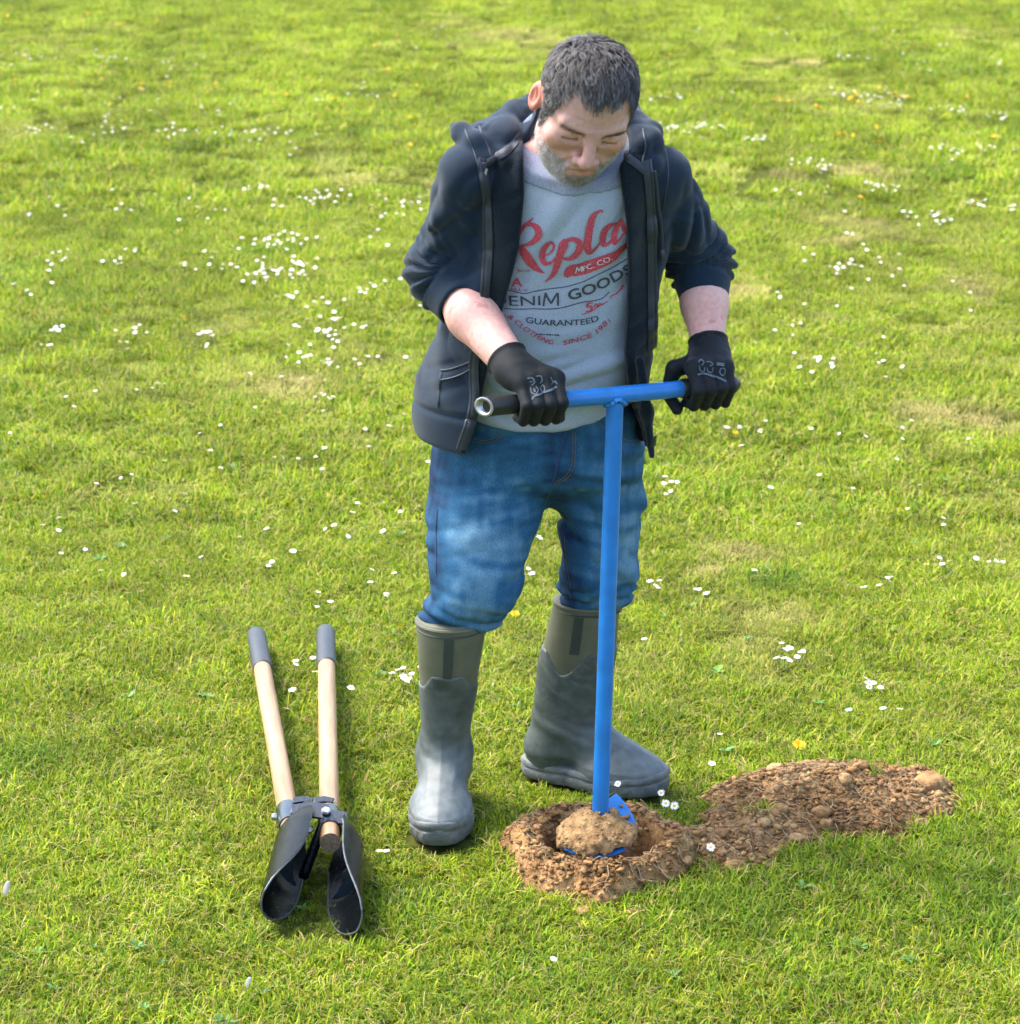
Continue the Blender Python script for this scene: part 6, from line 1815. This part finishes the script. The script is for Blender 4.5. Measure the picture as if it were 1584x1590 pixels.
    yc = [(-1.157, 15.198, 0.181, 0.439, 11), (-0.986, 19.516, 0.06, 0.509, 6), (-0.85, 17.193, 0.054, 0.236, 6), (-4.289, 21.415, 0.033, 0.362, 4), (-3.786, 20.781, 0.054, 0.341, 4), (-3.635, 21.356, 0.033, 0.36, 4), (-3.15, 20.781, 0.054, 0.341, 4), (-2.966, 21.122, 0.032, 0.352, 4), (-2.543, 20.669, 0.053, 0.338, 4), (-3.303, 16.558, 0.025, 0.182, 4), (-2.947, 16.24, 0.042, 0.175, 4), (-2.753, 16.415, 0.034, 0.179, 4), (-2.451, 16.24, 0.043, 0.175, 4), (-2.262, 16.344, 0.025, 0.178, 4), (-1.946, 16.068, 0.041, 0.172, 4), (1.67, 15.573, 0.04, 0.129, 6), (1.884, 15.167, 0.048, 0.092, 5), (2.175, 15.573, 0.049, 0.162, 6), (2.45, 15.735, 0.082, 0.265, 9), (1.882, 13.933, 0.051, 0.104, 5), (2.145, 14.196, 0.052, 0.136, 4), (2.035, 13.729, 0.028, 0.102, 4), (2.915, 15.414, 0.12, 0.386, 5), (-0.564, 14.25, 0.111, 0.388, 7), (-1.185, 19.818, 0.307, 1.304, 5), (1.193, 15.414, 0.2, 0.452, 6), (2.703, 13.856, 0.072, 0.26, 3), (-1.498, 16.415, 0.171, 1.134, 6), (-0.617, 16.777, 0.13, 1.185, 5)]
    yp = [(cx + sx * r.normal() * .75, cyy + sy * r.normal() * .75) for cx, cyy, sx, sy, n in yc for _ in range(n)]
    near_y = [(0.012, 5.587), (-0.26, 5.49), (-1.785, 9.058), (-1.501, 9.058), (-1.219, 9.024), (0.599, 4.766), (0.688, 7.298), (1.164, 18.175), (1.68, 11.777)]
    lab = {0: 'yellow dandelion in the grass just right of the near boot top', 1: 'yellow dandelion in the grass just left of the near boot top', 5: 'small yellow dandelion in the grass above the soil heap', 6: 'yellow dandelion in the grass right of the hoodie hem'}
    for i, p in enumerate(near_y + yp):
        if p[1] > 27: continue
        o = bpy.data.objects.new('dandelion', ym[i % 3]); link(o)
        o.location = (p[0], p[1], .045 + r.uniform(-.006, .006)); o.rotation_euler = (r.normal(.35, .2), r.normal(0, .2), r.uniform(0, 6.28))
        s = r.uniform(.85, 1.15) * (1 if i > 8 else 1.05); o.scale = (s, s, s)
        if i in lab: tag(o, lab[i], 'dandelion', 'dandelions in the lawn')
        else: tag(o, 'tiny yellow dandelion far back in the left of the field' if p[0] < 0 else 'tiny yellow dandelion far back in the right of the field', 'dandelion', 'dandelions far left' if p[0] < 0 else 'dandelions far right')
    # two pale scraps of dry leaf in the turf
    for (x, y), l, w, h in zip([(-0.915, 4.084), (-0.44, 3.729)], ('pale dry leaf at the left edge of the grass', 'pale curled dry leaf in the grass at the bottom left'), (.006, .005), (.022, .015)):
        V = []; F = []
        for i in range(7):
            t = i / 6; ww = w * math.sin(math.pi * (.08 + .84 * t)); 
            for q in (-1, 0, 1): V.append((.35 * h * t + q * ww, .2 * h * t, h * 1.3 * t + abs(q) * ww * .5))
        for i in range(6):
            for j in range(2): F.append((i * 3 + j, i * 3 + j + 1, i * 3 + j + 4, i * 3 + j + 3))
        o = mesh_np('dry_leaf', V, F, MAT['straw']); o.location = (x, y, .02); tag(o, l, 'leaf')
        md = o.modifiers.new('solid', 'SOLIDIFY'); md.thickness = .0006
build_flowers()
